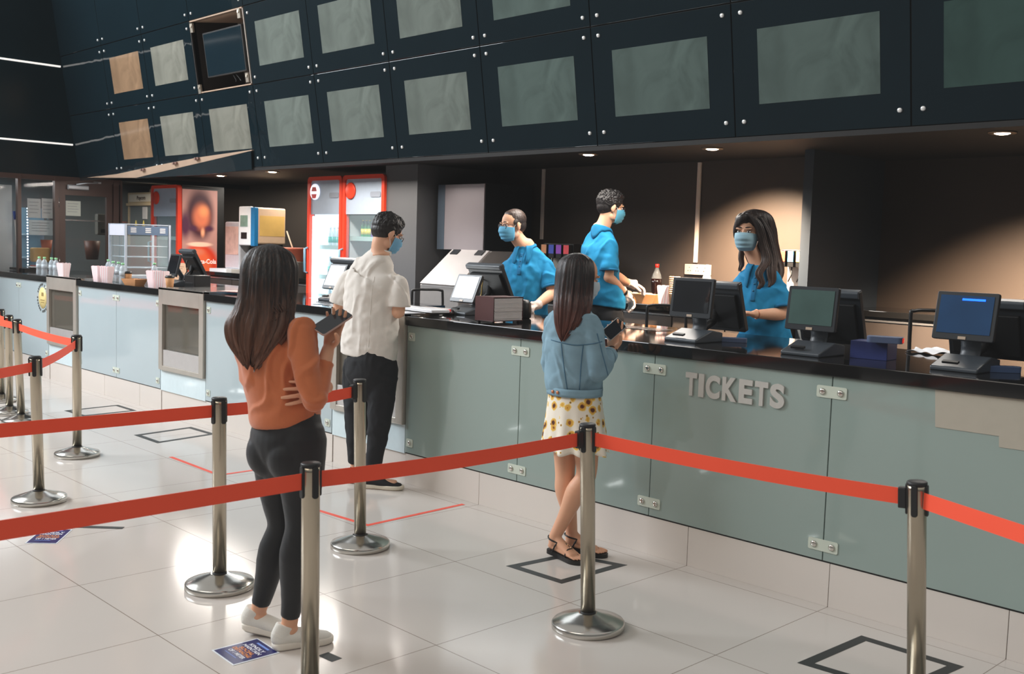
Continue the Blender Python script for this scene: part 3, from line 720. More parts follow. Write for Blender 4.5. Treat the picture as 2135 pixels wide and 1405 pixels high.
class Fig:
    def __init__(s,name,label,anchor,floor=0.):
        s.A=Vector((anchor[0],anchor[1],floor)); s.t=thing(name,label,'person',s.A)
        s.m=MB(); s.fl=floor
    def P(s,px,py,d=0): return onplane(px,py,s.A+HF*d,HF)
    def ppm(s,d=0): return FP/((s.A+HF*d-CLV).dot(CF))
skinm=mat('skin',(222,172,142),rough=.5,var=.05,scale=14,sss=.12,spec=.35); skin2=mat('skin_warm',(222,168,136),rough=.5,var=.05,scale=14,sss=.12,spec=.35)
def torso(m,sh,chest,waist,pelv,neck,f,inf=0,fem=False,w=1,drop=None,rnd=True,bust=0):
    # f facing; side vector from the shoulders
    sd=(sh[1]-sh[0]).normalized(); shc=(sh[0]+sh[1])/2; hw=(sh[1]-sh[0]).length/2
    if fem: R=[(.155,.112),(.150,.112),(.118,.092),(.132,.100),(hw*.92,.090),(hw*.75,.066),(.060,.055)]
    else:   R=[(.160,.115),(.155,.118),(.140,.110),(.160,.120),(hw*.95,.110),(hw*.80,.078),(.066,.062)]
    R=[(a*w+inf,b*w+inf) for a,b in R]
    pts=[pelv+Vector((0,0,-.08)),pelv,waist,chest,shc+Vector((0,0,-.055)),shc+Vector((0,0,.005)),neck]
    etube(m,pts,R,sd,n=36,k=5,round0=rnd)
    return sd,pts,R
def limb(m,pts,rads,side,**k): etube(m,pts,rads,side,**k)
def crease(a): return a
# ---------------------------------------------------------------- 1. woman in the orange sweater
def slacks(): pass
def person_orange():
    an=onp(612,1350,2,0); F_=Fig('person','woman with long brown hair in an orange sweater and black leggings holding a phone',an); P=F_.P; t=F_.t; m=F_.m
    fac=(HF*.80+HR*.60).normalized(); sd=fac.cross(Vector((0,0,1)))
    shR,shL=P(627,690,-.10),P(525,686,.11); neck=P(566,652,-.01); chest=P(578,735,0.0); waist=P(590,825,.0); pelv=P(598,905,0)
    H=Head(P(564,578,.02),(fac+HR*.15+Vector((0,0,-.28))),sc=.96,fem=True)
    H.geo(m,neck); torso(m,(shL,shR),chest,waist,pelv,neck,fac,fem=True,w=.86)
    elR,wrR=P(655,836,-.17),P(684,728,-.045); elL,wrL=P(588,836,.18),P(677,808,-.05)
    limb(m,[shR,elR],[.042,.036],fac); limb(m,[elR,elR.lerp(wrR,.35),wrR],[.036,.037,.024],fac)
    limb(m,[shL,elL],[.042,.036],fac); limb(m,[elL,elL.lerp(wrL,.35),wrL],[.036,.037,.024],fac)
    # right hand holding the phone: fingers behind it, thumb in front
    pc=P(693,671,-.072); pu=(P(722,652,.0)-P(664,692,-.08)).normalized()
    hd=(P(702,668,-.035)-wrR).normalized()
    hand(m,wrR+hd*.006,hd,(HF*.85-Vector((0,0,.35))+HR*.25),-1,curl=((.10,.22,.2),(.12,.25,.2),(.15,.28,.2),(.2,.3,.2)),sc=.9,thumb=1.3)
    hdl=(-HR*.62-HF*.78-Vector((0,0,.06)))
    hand(m,wrL,hdl,(HR*.78-HF*.62+Vector((0,0,.1))),-1,curl=((.40,.32,.2),(.38,.34,.2),(.36,.36,.2),(.40,.4,.25)),sc=.98,spread=.16,thumb=.2)
    hR,kR,aR=P(628,925,-.05),P(626,1098,-.07),P(604,1298,.0); 
    fB=onp(528,1322,2,0); dB=(fB-F_.A).dot(HF)
    hL,kL,aL=P(574,925,.06),P(588,1098,.07),P(540,1270,dB)
    for h_,k_,a_ in ((hR,kR,aR),(hL,kL,aL)):
        limb(m,[h_,h_.lerp(k_,.5),k_,k_.lerp(a_,.3),a_,a_+Vector((0,0,-.03))],[.080,.066,.050,.052,.032,.034],fac,k=5)
    # feet
    fdA=(onp(684,1338,2,0)-onp(570,1356,2,0)).normalized(); fdB=(onp(590,1332,2,0)-onp(480,1322,2,0)).normalized()
    for a_,fd in ((aR,fdA),(aL,fdB)):
        g=Vector((a_.x,a_.y,.045)); etube(m,[a_,g-fd*.02+Vector((0,0,.01)),g+fd*.08,g+fd*.15-Vector((0,0,.015))],[.028,.026,(.026,.018),(.024,.010)],fd.cross(Vector((0,0,1))),k=4)
    remesh(m,'body',skin2,t,.0042,3)
    # leggings
    lg=mat('black_leggings',(12,16,20),rough=.62,var=.1,scale=20,sheen=.1)
    m=MB(); etube(m,[pelv+Vector((0,0,-.13)),pelv+Vector((0,0,-.08)),pelv+Vector((0,0,-.02)),pelv+Vector((0,0,.05)),waist+Vector((0,0,.02))],[(.125,.09),(.160,.118),(.160,.126),(.150,.116),(.125,.10)],sd,n=32)
    for s_ in (-1,1): # seat
        m.sph(pelv+sd*(s_*.060)-fac*.038+Vector((0,0,-.075)),(.088,.088,.10),n=24,k=16)
    for h_,k_,a_ in ((hR,kR,aR),(hL,kL,aL)):
        e=k_.lerp(a_,.93); limb(m,[h_+Vector((0,0,.02)),h_.lerp(k_,.35),h_.lerp(k_,.7),k_,k_.lerp(a_,.3)-fac*.012,k_.lerp(a_,.7),e],[.098,.090,.071,.058,.060,.046,.038],fac,k=5,round1=False)
    remesh(m,'leggings',lg,t,.006,5,folds(.0016,8,10,3))
    # sweater
    sw=mat('orange_sweater',(198,112,68),rough=.85,var=.05,scale=40,bump=.12,bscale=260,sheen=.3)
    m=MB(); c0=P(594,880,.0); sh=(shR+shL)/2
    etube(m,[P(596,884,.0),P(594,868,.0),P(588,830,.0),P(575,780,.0),P(570,730,.0),sh+Vector((0,0,-.05)),sh+Vector((0,0,.0)),neck+Vector((0,0,.012))],
      [(.140,.122),(.150,.130),(.150,.126),(.152,.122),(.160,.120),(.156,.104),(.128,.078),(.060,.056)],sd,n=40,k=5,round0=False,round1=False)
    limb(m,[shR+Vector((0,0,.0)),shR.lerp(elR,.5)-fac*.01,elR+Vector((0,0,.005))],[.056,.052,.047],fac); wc=elR.lerp(wrR,.74)
    limb(m,[elR+Vector((0,0,.005)),elR.lerp(wrR,.3),wc],[.047,.046,.036],fac,round1=False)
    limb(m,[shL,shL.lerp(elL,.5),elL],[.056,.052,.046],fac); limb(m,[elL,elL.lerp(wrL,.3),elL.lerp(wrL,.9)],[.046,.044,.034],fac,round1=False)
    def dsp(co,n):
        q=folds(.013,8,4.5,2)(co,n)*min(1,max(.12,(co.z-.93)/.05))
        z=co.z; hem=.865*0
        return q
    o=remesh(m,'sweater',sw,t,.006,5,dsp)
    # hair
    hm=hairmat('long_brown_hair',(24,20,20),(112,74,54),1.12,1.48)
    R_=[]
    for cx,y,hwp,d,rb in ((563,509,6,.0,.012),(563,515,27,-.005,.045),(562,528,44,-.012,.078),(561,552,54,-.02,.094),(560,585,56,-.03,.100),(557,620,57,-.045,.090),(551,650,60,-.075,.066),(541,680,63,-.10,.050),(532,708,52,-.115,.040),(527,735,33,-.12,.028),(523,757,12,-.12,.010)):
        R_.append((P(cx,y,d),hwp/F_.ppm(),rb))
    loft_hair(t,'long_hair',hm,R_,HR,groove=.007,seed=1.3,ragged=.05)
    m=MB()
    for i in range(46): # loose strands over the outline
        u=i/45; x0=510+104*u; R0=P(x0,585+random.uniform(-20,20),-.11+.06*abs(u-.5)*2); xe=482+ (100)*u+random.uniform(-6,6); ye=700+50*math.sin(PI*min(1,u*1.25))-60*max(0,u-.6)/.4+random.uniform(-12,12)
        a=R0; b_=P((x0+xe)/2,650,-.125+.03*abs(u-.5)); c_=P(xe,ye,-.150+.03*abs(u-.5))
        m.tube([Vector(q) for q in crom([tuple(a),tuple(b_),tuple(c_)],5)],[.0045]*6+[.004]*3+[.0025,.001],6)
    m.build('hair_strands',hm,t,world=True)
    # trainers
    tw=mat('white_knit_shoe',(226,224,216),rough=.8,var=.04,bump=.15,bscale=180); so=mat('white_rubber_sole',(232,226,214),rough=.5); sb=mat('grey_outsole',(120,112,108),rough=.6)
    for a_,fd,hl in ((aR,fdA,0),(aL,fdB,.020)):
        trainer(t,Vector((a_.x,a_.y,0))-fd*.012,fd,hl,tw,so,sb,L=.245)
    # phone (its own thing)
    ph=thing('smartphone','dark smartphone held up by the woman in the orange sweater','phone',pc)
    n_=pu.cross(Vector((0,0,1))).normalized(); 
    X=(P(724,651,-.03)-P(664,690,-.115)).normalized(); Y=(HF*.75+Vector((0,0,.55))-HR*.15); Y=(Y-X*Y.dot(X)).normalized(); Z=X.cross(Y)
    Rm=Matrix((X,Y,Z)).transposed().to_4x4(); ph.matrix_world=Matrix.Translation(pc)@Rm
    MB().rbox((0,0,0),(.150,.074,.008),.010,ax=2).build('phone_case',mat('phone_case_pink',(190,160,150),rough=.4),ph,bev=.0015)
    MB().rbox((0,0,-.0046),(.146,.070,.0008),.009,ax=2).rbox((0,0,.0046),(.146,.070,.0008),.009,ax=2).build('phone_screen',mat('phone_glass',(40,44,50),rough=.1,spec=.7),ph)
def trainer(par,a,fd,hl,up,so,ob,L=.255,name='trainer',tall=.075,toe=None,lace=None):
    sdv=fd.cross(Vector((0,0,1))); hel=a-fd*.055
    q=lambda s_,w_,z: hel+fd*(s_*L)+sdv*w_+Vector((0,0,z+hl*max(0,1-s_*1.6)))
    m=MB()
    etube(m,[q(.10,0,.045),q(.22,0,.048),q(.45,0,.044),q(.70,0,.034),q(.90,0,.028)],[(.034,.032),(.036,.034),(.040,.032),(.044,.024),(.036,.016)],sdv,k=5,n=28)
    etube(m,[q(.13,0,.05),q(.2,0,tall+.008),q(.22,0,tall+.02)],[(.035,.042),(.034,.043),(.033,.041)],sdv,k=4,n=24,round1=False)
    etube(m,[q(.25,0,.07),q(.45,0,.058),q(.6,0,.045)],[(.028,.016),(.027,.014),(.025,.012)],sdv,k=4,n=20)
    s_=remesh(m,name,up,par,.0035,2)
    # sole
    prof=[(0,.0),(.02,.020),(.08,.031),(.25,.033),(.45,.033),(.65,.043),(.8,.045),(.92,.036),(.985,.018),(1,.0)]
    pr=crom([(x,w) for x,w in prof],4)
    def ring(z,k_): 
        r=[q(x*k_+(1-k_)*.5,w*k_,z) for x,w in pr]+[q(x*k_+(1-k_)*.5,-w*k_,z) for x,w in pr[-2:0:-1]]; return r
    rs=[ring(.003,.96),ring(.008,1.02),ring(.024,1.03),ring(.030,.99)]; n=len(rs[0]); m=MB()
    m.add(sum(rs,[]),[(i*n+j,i*n+(j+1)%n,(i+1)*n+(j+1)%n,(i+1)*n+j) for i in range(3) for j in range(n)]+[tuple(range(n))[::-1],tuple(range(3*n,4*n))],0,True)
    m.build('sole',so,s_,world=False); o=[c for c in s_.children][-1]
    off=rloc(par)
    for v in o.data.vertices: v.co-=off
    rs=[ring(0,.93),ring(.004,.95)]; m=MB(); m.add(sum(rs,[]),[(j,(j+1)%n,n+(j+1)%n,n+j) for j in range(n)]+[tuple(range(n))[::-1],tuple(range(n,2*n))]); o=m.build('outsole',ob,s_)
    for v in o.data.vertices: v.co-=off
    if lace:
        m=MB()
        for i in range(6):
            x=.38+i*.065; z=.082-.038*i/5; m.tube([q(x,-.022,z-.008),q(x+.01,0,z+.003),q(x+.0,.022,z-.008)],.003,6)
        m.tube([q(.36,.0,.088),q(.40,-.03,.08),q(.45,-.035,.06)],.0025,6)
        o=m.build('lace',lace,s_)
        for v in o.data.vertices: v.co-=off
    return s_
person_orange()
def leg_set(m,hips,knees,anks,fac,r=(.085,.072,.055,.056,.036),k=5,foot=True):
    for h_,k_,a_ in zip(hips,knees,anks):
        limb(m,[h_,h_.lerp(k_,.5),k_,k_.lerp(a_,.3),a_],r,fac,k=k)
def polo_collar(par,neck,fac,up,m_,r=.066,btn=None):
    # folded collar open at the throat
    fac=fac.normalized(); sd=fac.cross(Vector((0,0,1))).normalized(); up=up.normalized()
    def fn(u,v):
        a=(u-.5)*2*2.75; # angle from the nape
        rr=r*(.96+.34*v+.10*math.sin(PI*v)); z=.030*math.sin(PI*min(1,v*1.0)*.5+0)*(1-v)*1.6+.012-.040*v-.018*(1-math.cos(a))*.5*(1+v)
        return neck+sd*(rr*math.sin(a)*1.05)-fac*(rr*math.cos(a)*.95)+up*z
    return MB().grid(fn,48,6).build('collar',m_,par,world=True,solid=.004)
def placket(par,neck,chest,fac,m_,bm):
    sd=fac.cross(Vector((0,0,1))).normalized()
# ---------------------------------------------------------------- 2. man in the white shirt
def person_white():
    an=onp(772,1013,2,0); F_=Fig('person','man in a loose white shirt and black trousers leaning over the counter, back to us',an); P=F_.P; t=F_.t; m=F_.m
    fac=(HF*.70+HR*.71).normalized(); shR,shL=P(834,578,-.11),P(728,566,.11); neck=P(792,530,.0); chest=P(778,605,.0); waist=P(772,690,-.03); pelv=P(772,765,-.04)
    H=Head(P(808,487,.03),(HF*.50+HR*.86+Vector((0,0,-.42))),sc=1.0); H.geo(m,neck)
    sd,_,_=torso(m,(shL,shR),chest,waist,pelv,neck,fac,w=.86)
    elR,wrR=P(831,650,-.12),P(800,652,.16); elL,wrL=P(706,645,.12),P(760,640,.36)
    for s_,e_,w_ in ((shR,elR,wrR),(shL,elL,wrL)): limb(m,[s_-Vector((0,0,.045)),s_.lerp(e_,.5),e_],[.044,.046,.041],fac); limb(m,[e_,e_.lerp(w_,.3),w_],[.042,.041,.027],fac)
    for w_,e_,sd_ in ((wrR,elR,1),(wrL,elL,-1)):
        d=(w_-e_).normalized(); hand(m,w_+d*.01,d,Vector((0,0,1)),-sd_,curl=(.4,.6,.5),sc=1)
    hR,hL=P(797,775,-.06),P(748,775,.06); kR,kL=P(792,870,-.08),P(744,872,.05); aR,aL=P(777,985,-.06),P(742,975,.09)
    leg_set(m,(hR,hL),(kR,kL),(aR,aL),fac)
    for a_,fd in ((aR,HR*.98-HF*.1),(aL,HR*.8+HF*.5)):
        g=Vector((a_.x,a_.y,.045)); etube(m,[a_,g,g+fd*.08,g+fd*.15],[.034,.036,(.036,.026),(.034,.018)],fd.cross(Vector((0,0,1))),k=4)
    remesh(m,'body',skinm,t,.0045,3)
    tr=mat('black_trousers',(24,26,30),rough=.85,var=.12,scale=30,bump=.1,bscale=300)
    m=MB(); etube(m,[pelv+Vector((0,0,-.13)),pelv+Vector((0,0,-.06)),pelv,pelv+Vector((0,0,.08))],[(.13,.10),(.175,.135),(.172,.135),(.160,.125)],sd,n=32)
    for h_,k_,a_ in ((hR,kR,aR),(hL,kL,aL)):
        e=k_.lerp(a_,.90); limb(m,[h_+Vector((0,0,.02)),h_.lerp(k_,.4),k_,k_.lerp(a_,.3),e],[.108,.098,.078,.070,.052],fac,round1=False)
    remesh(m,'trousers',tr,t,.007,4,folds(.008,9,7,8))
    sh=mat('white_linen_shirt',(222,216,208),rough=.9,var=.03,scale=60,bump=.15,bscale=350)
    m=MB(); hem=P(768,744,0); c_=(shR+shL)/2
    etube(m,[hem+Vector((0,0,-.0)),P(770,725,0),P(772,680,0),P(775,620,0),chest+Vector((0,0,.05)),c_+Vector((0,0,-.035)),c_+Vector((0,0,.020)),c_.lerp(neck,.5)+Vector((0,0,.012)),neck+Vector((0,0,.01))],
      [(.205,.150),(.205,.152),(.198,.150),(.194,.145),(.202,.140),(.206,.122),(.178,.094),(.132,.082),(.064,.062)],sd,n=44,k=5,round0=False,round1=False)
    DZ=Vector((0,0,-.032))
    limb(m,[shR-sd*.055+DZ,shR+DZ,shR.lerp(elR,.5),shR.lerp(elR,.86)],[.028,.050,.072,.080],fac,round1=False); limb(m,[shL+sd*.055+DZ,shL+DZ,shL.lerp(elL,.5),shL.lerp(elL,.86)],[.028,.050,.072,.080],fac,round1=False)
    o=remesh(m,'shirt',sh,t,.007,9,folds(.013,8,2.0,5,mask=lambda co:min(1,max(.08,(co.z-hem.z-.01)/.06))))
    st_=mat('shirt_seam',(206,199,190),rough=.9)
    surf_line(o,t,[P(786,576,0),P(780,640,0),P(775,735,0)],HF,.0014,'back_pleat',st_)
    # band collar
    def fn(u,v):
        a=2*PI*u; return neck+sd*(.064*math.cos(a))+fac*(.060*math.sin(a)+.012*v)+Vector((0,0,-.004+.030*v-.01*math.sin(a)))
    MB().grid(fn,36,3).build('collar',sh,o,world=False,solid=.004); c=[q for q in o.children if q.name.startswith('collar')][0]
    for v in c.data.vertices: v.co-=rloc(t)
    hm=hairmat('black_hair',(16,15,16),(34,28,26),1.5,1.9); short_hair(H,t,hm,.017,.008,seed=3)
    face_mask(H,t,(120,178,212)); glasses(H,t); eyes(H,t)
    cv=mat('black_canvas',(26,27,30),rough=.85,bump=.1,bscale=300); rb=mat('cream_rubber',(220,212,194),rough=.5)
    trainer(t,Vector((aR.x,aR.y,0))-HR*.02,(HR*.98-HF*.12).normalized(),0,cv,rb,mat('brown_outsole',(110,84,60)),L=.285,name='canvas_shoe',tall=.085,lace=mat('white_lace',(225,222,215)))
    trainer(t,Vector((aL.x,aL.y,0)),(HR*.8+HF*.55).normalized(),0,cv,rb,mat('brown_outsole',(110,84,60)),L=.285,name='canvas_shoe',tall=.085,lace=mat('white_lace',(225,222,215)))
person_white()
# ---------------------------------------------------------------- 3. woman in the denim jacket
def person_denim():
    an=onp(1190,1160,2,0); F_=Fig('person','woman in a denim jacket and sunflower skirt looking at her phone at the counter',an); P=F_.P; t=F_.t; m=F_.m
    fac=(HF*.72+HR*.69).normalized(); shR,shL=P(1232,676,-.10),P(1158,668,.10); neck=P(1200,645,.0); chest=P(1198,715,0); waist=P(1198,785,0); pelv=P(1200,850,0)
    H=Head(P(1212,578,.02),(HF*.42+HR*.90+Vector((0,0,-.25))),sc=.95,fem=True); H.geo(m,neck)
    sd,_,_=torso(m,(shL,shR),chest,waist,pelv,neck,fac,fem=True,w=.86)
    elR,wrR=P(1246,775,-.14),P(1276,732,.04); elL,wrL=P(1150,765,.15),P(1222,735,.14)
    for s_,e_,w_ in ((shR,elR,wrR),(shL,elL,wrL)): limb(m,[s_,s_.lerp(e_,.5),e_],[.042,.040,.036],fac); limb(m,[e_,e_.lerp(w_,.3),w_],[.036,.037,.024],fac)
    pc=P(1280,686,.055); hd=(P(1281,700,.075)-wrR).normalized()
    hand(m,wrR+hd*.005,hd,(HF*.8-Vector((0,0,.3))+HR*.3),-1,curl=((.10,.22,.2),(.12,.25,.2),(.15,.28,.2),(.2,.3,.2)),sc=.9,thumb=1.3)
    d=(wrL-elL).normalized(); hand(m,wrL,d,Vector((0,0,1))-HR*.3,1,curl=(.5,.7,.5),sc=.9)
    hR,hL=P(1222,865,-.06),P(1180,860,.07); kR,kL=P(1222,990,-.03),P(1178,985,.06)
    fR=[onp(1140,1160,2,0),onp(1208,1180,2,0)]; fL=[onp(1183,1152,2,0),onp(1228,1158,2,0)]
    dR=(fR[0]-F_.A).dot(HF); aR=P(1157,1118,dR); aL=P(1192,1112,(fL[0]-F_.A).dot(HF))
    for h_,k_,a_ in ((hR,kR,aR),(hL,kL,aL)):
        limb(m,[h_,h_.lerp(k_,.5),k_,k_.lerp(a_,.28)-fac*.012,k_.lerp(a_,.65),a_],[.082,.068,.053,.055,.040,.031],fac,k=6)
    ft=[]
    for a_,(p0,p1) in ((aR,fR),(aL,fL)):
        fd=(p1-p0).normalized(); s2=fd.cross(Vector((0,0,1))); hx=Vector((a_.x,a_.y,0))-fd*.035; lift=.018 if a_ is aR else .012
        q=lambda s_,w_,z,hx=hx,fd=fd,s2=s2,lift=lift: hx+fd*(s_*.225)+s2*w_+Vector((0,0,z+.022+lift*max(0,1-1.4*s_)))
        etube(m,[a_,q(.16,0,.050),q(.12,0,.026)],[.032,(.032,.036),(.028,.027)],s2,k=4)
        etube(m,[a_,q(.28,0,.050),q(.52,0,.030),q(.74,0,.016)],[(.028,.030),(.029,.030),(.034,.024),(.040,.014)],s2,k=5)
        etube(m,[q(.06,0,.020),q(.3,0,.018),q(.6,0,.014),q(.76,0,.012)],[(.024,.016),(.028,.018),(.036,.013),(.040,.011)],s2,k=4)
        for i,(w_,l,r) in enumerate(((-.028,.98,.0105),(-.010,.99,.0075),(.006,.96,.007),(.020,.92,.0065),(.033,.87,.006))):
            w2=w_*(1 if (a_ is aL) else 1); etube(m,[q(.72,w2*.85,.010),q((.72+l)/2,w2,.010),q(l,w2,.005)],[r,r,r*.85],s2,n=12,k=3)
        ft.append((q,fd,s2))
    remesh(m,'body',skin2,t,.0042,3)
    # sandals
    sl=mat('black_sandal_leather',(26,24,24),rough=.4); gd=mat('brass_stud',(190,150,110),rough=.3,metal=.9)
    for q,fd,s2 in ft:
        m=MB(); prof=crom([(x,w) for x,w in ((-.02,.0),(.0,.022),(.08,.030),(.35,.027),(.6,.038),(.8,.044),(.95,.034),(1.04,.012),(1.05,.0))],3)
        def rg(z): return [q(x,w,z) for x,w in prof]+[q(x,-w,z) for x,w in prof[-2:0:-1]]
        A_,B_,C_=rg(-.022),rg(-.004),rg(.0); n=len(A_); m.add(A_+B_+C_,[(i*n+j,i*n+(j+1)%n,(i+1)*n+(j+1)%n,(i+1)*n+j) for i in range(2) for j in range(n)]+[tuple(range(n))[::-1],tuple(range(2*n,3*n))])
        so=m.build('sandal',sl,t,world=True)
        m=MB(); w=lambda pts,r=(.0045,.002): etube(m,pts,[r]*len(pts),fd,n=8,k=4)
        m.tube([Vector(v) for v in crom([tuple(q(.60,-.036,.004)),tuple(q(.62,-.020,.036)),tuple(q(.64,0,.042)),tuple(q(.62,.024,.036)),tuple(q(.60,.038,.004))],4)],.0045,8)
        m.tube([Vector(v) for v in crom([tuple(q(.82,-.018,.012)),tuple(q(.70,-.006,.032)),tuple(q(.50,0,.056)),tuple(q(.36,0,.068))],4)],.0042,8)
        m.tube([Vector(v) for v in crom([tuple(q(.20,-.030,.0)),tuple(q(.30,-.030,.045)),tuple(q(.36,0,.070)),tuple(q(.30,.030,.045)),tuple(q(.20,.030,.0))],4)],.0042,8)
        m.tube([Vector(v) for v in crom([tuple(q(.33,-.024,.055)),tuple(q(.12,-.034,.062)),tuple(q(-.02,0,.066)),tuple(q(.12,.034,.062)),tuple(q(.33,.024,.055))],5)],.0042,8)
        o=m.build('strap',sl,so)
        for v in o.data.vertices: v.co-=rloc(t)
        m=MB(); 
        for a_ in ((.64,0,.047),(.56,0,.056),(.48,0,.062)): m.sph(q(*a_),.0045,10,k=6)
        o=m.build('stud_row',gd,so)
        for v in o.data.vertices: v.co-=rloc(t)
    # skirt: flared, rippled hem, sunflower print
    sk=mat('sunflower_print',(232,222,200),rough=.85,var=0); nt,b,L=nodes(sk)
    tc=nt.nodes.new('ShaderNodeTexCoord')
    def vor(s,feat='F1'):
        v=nt.nodes.new('ShaderNodeTexVoronoi'); v.inputs['Scale'].default_value=s; v.inputs['Randomness'].default_value=.85; L(tc.outputs['Object'],v.inputs['Vector']); return v
    def ramp(src,els):
        r=nt.nodes.new('ShaderNodeValToRGB'); L(src,r.inputs[0]); r.color_ramp.interpolation='CONSTANT'
        for i,(p_,c_) in enumerate(els):
            e=r.color_ramp.elements[i] if i<2 else r.color_ramp.elements.new(p_); e.position=p_; e.color=srgb(*c_) if len(c_)==3 else c_
        return r
    nz=nt.nodes.new('ShaderNodeTexNoise'); nz.inputs['Scale'].default_value=60; L(tc.outputs['Object'],nz.inputs['Vector'])
    v1=vor(18); ad=nt.nodes.new('ShaderNodeMath'); ad.operation='MULTIPLY_ADD'; ad.inputs[1].default_value=.22; L(nz.outputs['Fac'],ad.inputs[0]); L(v1.outputs['Distance'],ad.inputs[2])
    r1=ramp(ad.outputs[0],[(0,(84,48,30)),(.29,(150,92,44)),(.35,(222,170,70)),(.48,(238,206,120)),(.54,(238,230,214))])
    v2=vor(31); r2=ramp(v2.outputs['Distance'],[(0,(120,116,60)),(.12,(205,160,70)),(.20,(255,255,255))])
    mx=nt.nodes.new('ShaderNodeMix'); mx.data_type='RGBA'; mx.blend_type='MULTIPLY'; mx.inputs[0].default_value=1; L(r1.outputs[0],mx.inputs[6]); L(r2.outputs[0],mx.inputs[7]); L(mx.outputs[2],b.inputs['Base Color'])
    top_=P(1198,812,0); bot=P(1199,937,0); nu=120
    def fn(u,v):
        a=2*PI*u; c=top_.lerp(bot,v); r=.150+.045*v; rip=(.012*math.sin(a*9+1)+.008*math.sin(a*14+.5))*v*v
        z=-.012*math.sin(a*9+1)*v
        return c+sd*((r+rip)*math.cos(a))+fac*((r*.86+rip)*math.sin(a))+Vector((0,0,z*.6))
    MB().grid(fn,nu,20).build('skirt',sk,t,world=True,solid=.003)
    # jacket
    dn=mat('denim',(128,160,176),rough=.9,var=.42,scale=7,bump=.2,bscale=420)
    m=MB(); c_=(shR+shL)/2
    etube(m,[P(1198,822,0),P(1198,806,0),P(1196,790,0),P(1196,750,0),P(1198,705,0),c_+Vector((0,0,-.03)),c_+Vector((0,0,.014)),c_.lerp(neck,.5)+Vector((0,0,.014)),neck+Vector((0,0,.020))],
      [(.150,.135),(.152,.137),(.166,.146),(.162,.142),(.164,.136),(.170,.116),(.150,.090),(.105,.076),(.068,.064)],sd,n=44,k=5,round0=False,round1=False)
    limb(m,[shR-sd*.015,shR.lerp(elR,.5),elR],[.062,.060,.054],fac); limb(m,[elR,elR.lerp(wrR,.35),elR.lerp(wrR,.82)],[.054,.053,.040],fac,round1=False)
    limb(m,[shL+sd*.015,shL.lerp(elL,.5),elL],[.062,.058,.052],fac); limb(m,[elL,elL.lerp(wrL,.35),elL.lerp(wrL,.88)],[.052,.05,.04],fac,round1=False)
    jk=remesh(m,'denim_jacket',dn,t,.006,5,folds(.013,10,6,11))
    stc=mat('denim_seam',(70,108,132),rough=.9)
    for pts in ([P(1148,706,0),P(1200,714,0),P(1250,706,0)],[P(1168,712,0),P(1172,750,0),P(1180,806,0)],[P(1212,714,0),P(1208,750,0),P(1204,806,0)],[P(1240,690,0),P(1250,730,0),P(1262,775,0)]):
        surf_line(jk,t,pts,HF,.0026,'seam',stc)
    offt=rloc(t)
    def sub(mb,name,mt,par):
        o=mb.build(name,mt,par)
        for v in o.data.vertices: v.co-=offt
        return o
    # waistband and cuff, buttons, seams
    def band(c,ra,rb,h,r2=1.0):
        def g(u,v): 
            a=2*PI*u; return c+sd*(ra*math.cos(a)*(1+.0*v))+fac*(rb*math.sin(a))+Vector((0,0,h*(v-.5)))
        return MB().grid(g,60,3)
    o=band(P(1198,813,0),.158,.142,.042).build('waistband',dn,jk,solid=.006)
    for v in o.data.vertices: v.co-=offt
    dw=(wrR-elR).normalized(); m=MB(); m.cyl(elR.lerp(wrR,.70),elR.lerp(wrR,.86),.046,.043,n=28); sub(m,'cuff',dn,jk)
    bm=mat('copper_button',(196,128,92),rough=.35,metal=.7)
    bk_=-fac
    for s_ in (-.024,.012):
        c=P(1198,813,0)-fac*.146+sd*s_*1.0; m=MB(); m.lathe([(0,0),(.009,0),(.009,.003),(0,.006)],c,n=16,axis=tuple(bk_)); sub(m,'jacket_button',bm,jk)
    # collar
    def cf(u,v):
        a=(u-.5)*2*2.5; rr=.072+.030*v; return neck+sd*(rr*math.sin(a))-fac*(rr*math.cos(a))+Vector((0,0,.030-.045*v-.012*(1-math.cos(a))))
    o=MB().grid(cf,40,4).build('jacket_collar',dn,jk,solid=.005)
    for v in o.data.vertices: v.co-=offt
    # hair
    hm=hairmat('dark_hair_reddish_tips',(22,18,20),(104,58,46),1.14,1.46); R_=[]
    for cx,y,hwp,d,rb in ((1203,527,5,.0,.012),(1203,532,20,.0,.045),(1202,543,33,-.0,.078),(1200,565,38,-.01,.088),(1198,590,38,-.018,.090),(1196,615,38,-.035,.080),(1194,640,37,-.075,.058),(1190,662,32,-.10,.042),(1184,682,24,-.115,.032),(1177,698,12,-.12,.018),(1174,706,4,-.12,.006)):
        R_.append((P(cx,y,d)-HR*.0,hwp/F_.ppm(),rb))
    loft_hair(t,'long_hair',hm,R_,HR,groove=.006,seed=4.2,ragged=.035)
    face_mask(H,t,(200,214,222)); eyes(H,t)
    # hair tie on the wrist
    m=MB(); w0=elR.lerp(wrR,1.02); a=dw.orthogonal().normalized(); b_=dw.cross(a); m.tube([w0+a*.026*math.cos(q)+b_*.026*math.sin(q) for q in [2*PI*i/24 for i in range(24)]],.0035,8,closed=True); m.build('hair_tie',blk,t,world=True)
    ph=thing('smartphone','silver edged smartphone in the hand of the woman in the denim jacket','phone',pc)
    X=(P(1294,676,.09)-P(1266,700,.02)).normalized(); Y=(HF*.3+Vector((0,0,.75))-HR*.35); Y=(Y-X*Y.dot(X)).normalized(); X2=X; Z=X.cross(Y)
    ph.matrix_world=Matrix.Translation(pc)@Matrix((X2,Y,Z)).transposed().to_4x4()
    MB().rbox((0,0,0),(.142,.070,.008),.009,ax=2).build('phone_body',mat('phone_silver',(190,188,186),rough=.3,metal=.5),ph,bev=.0015)
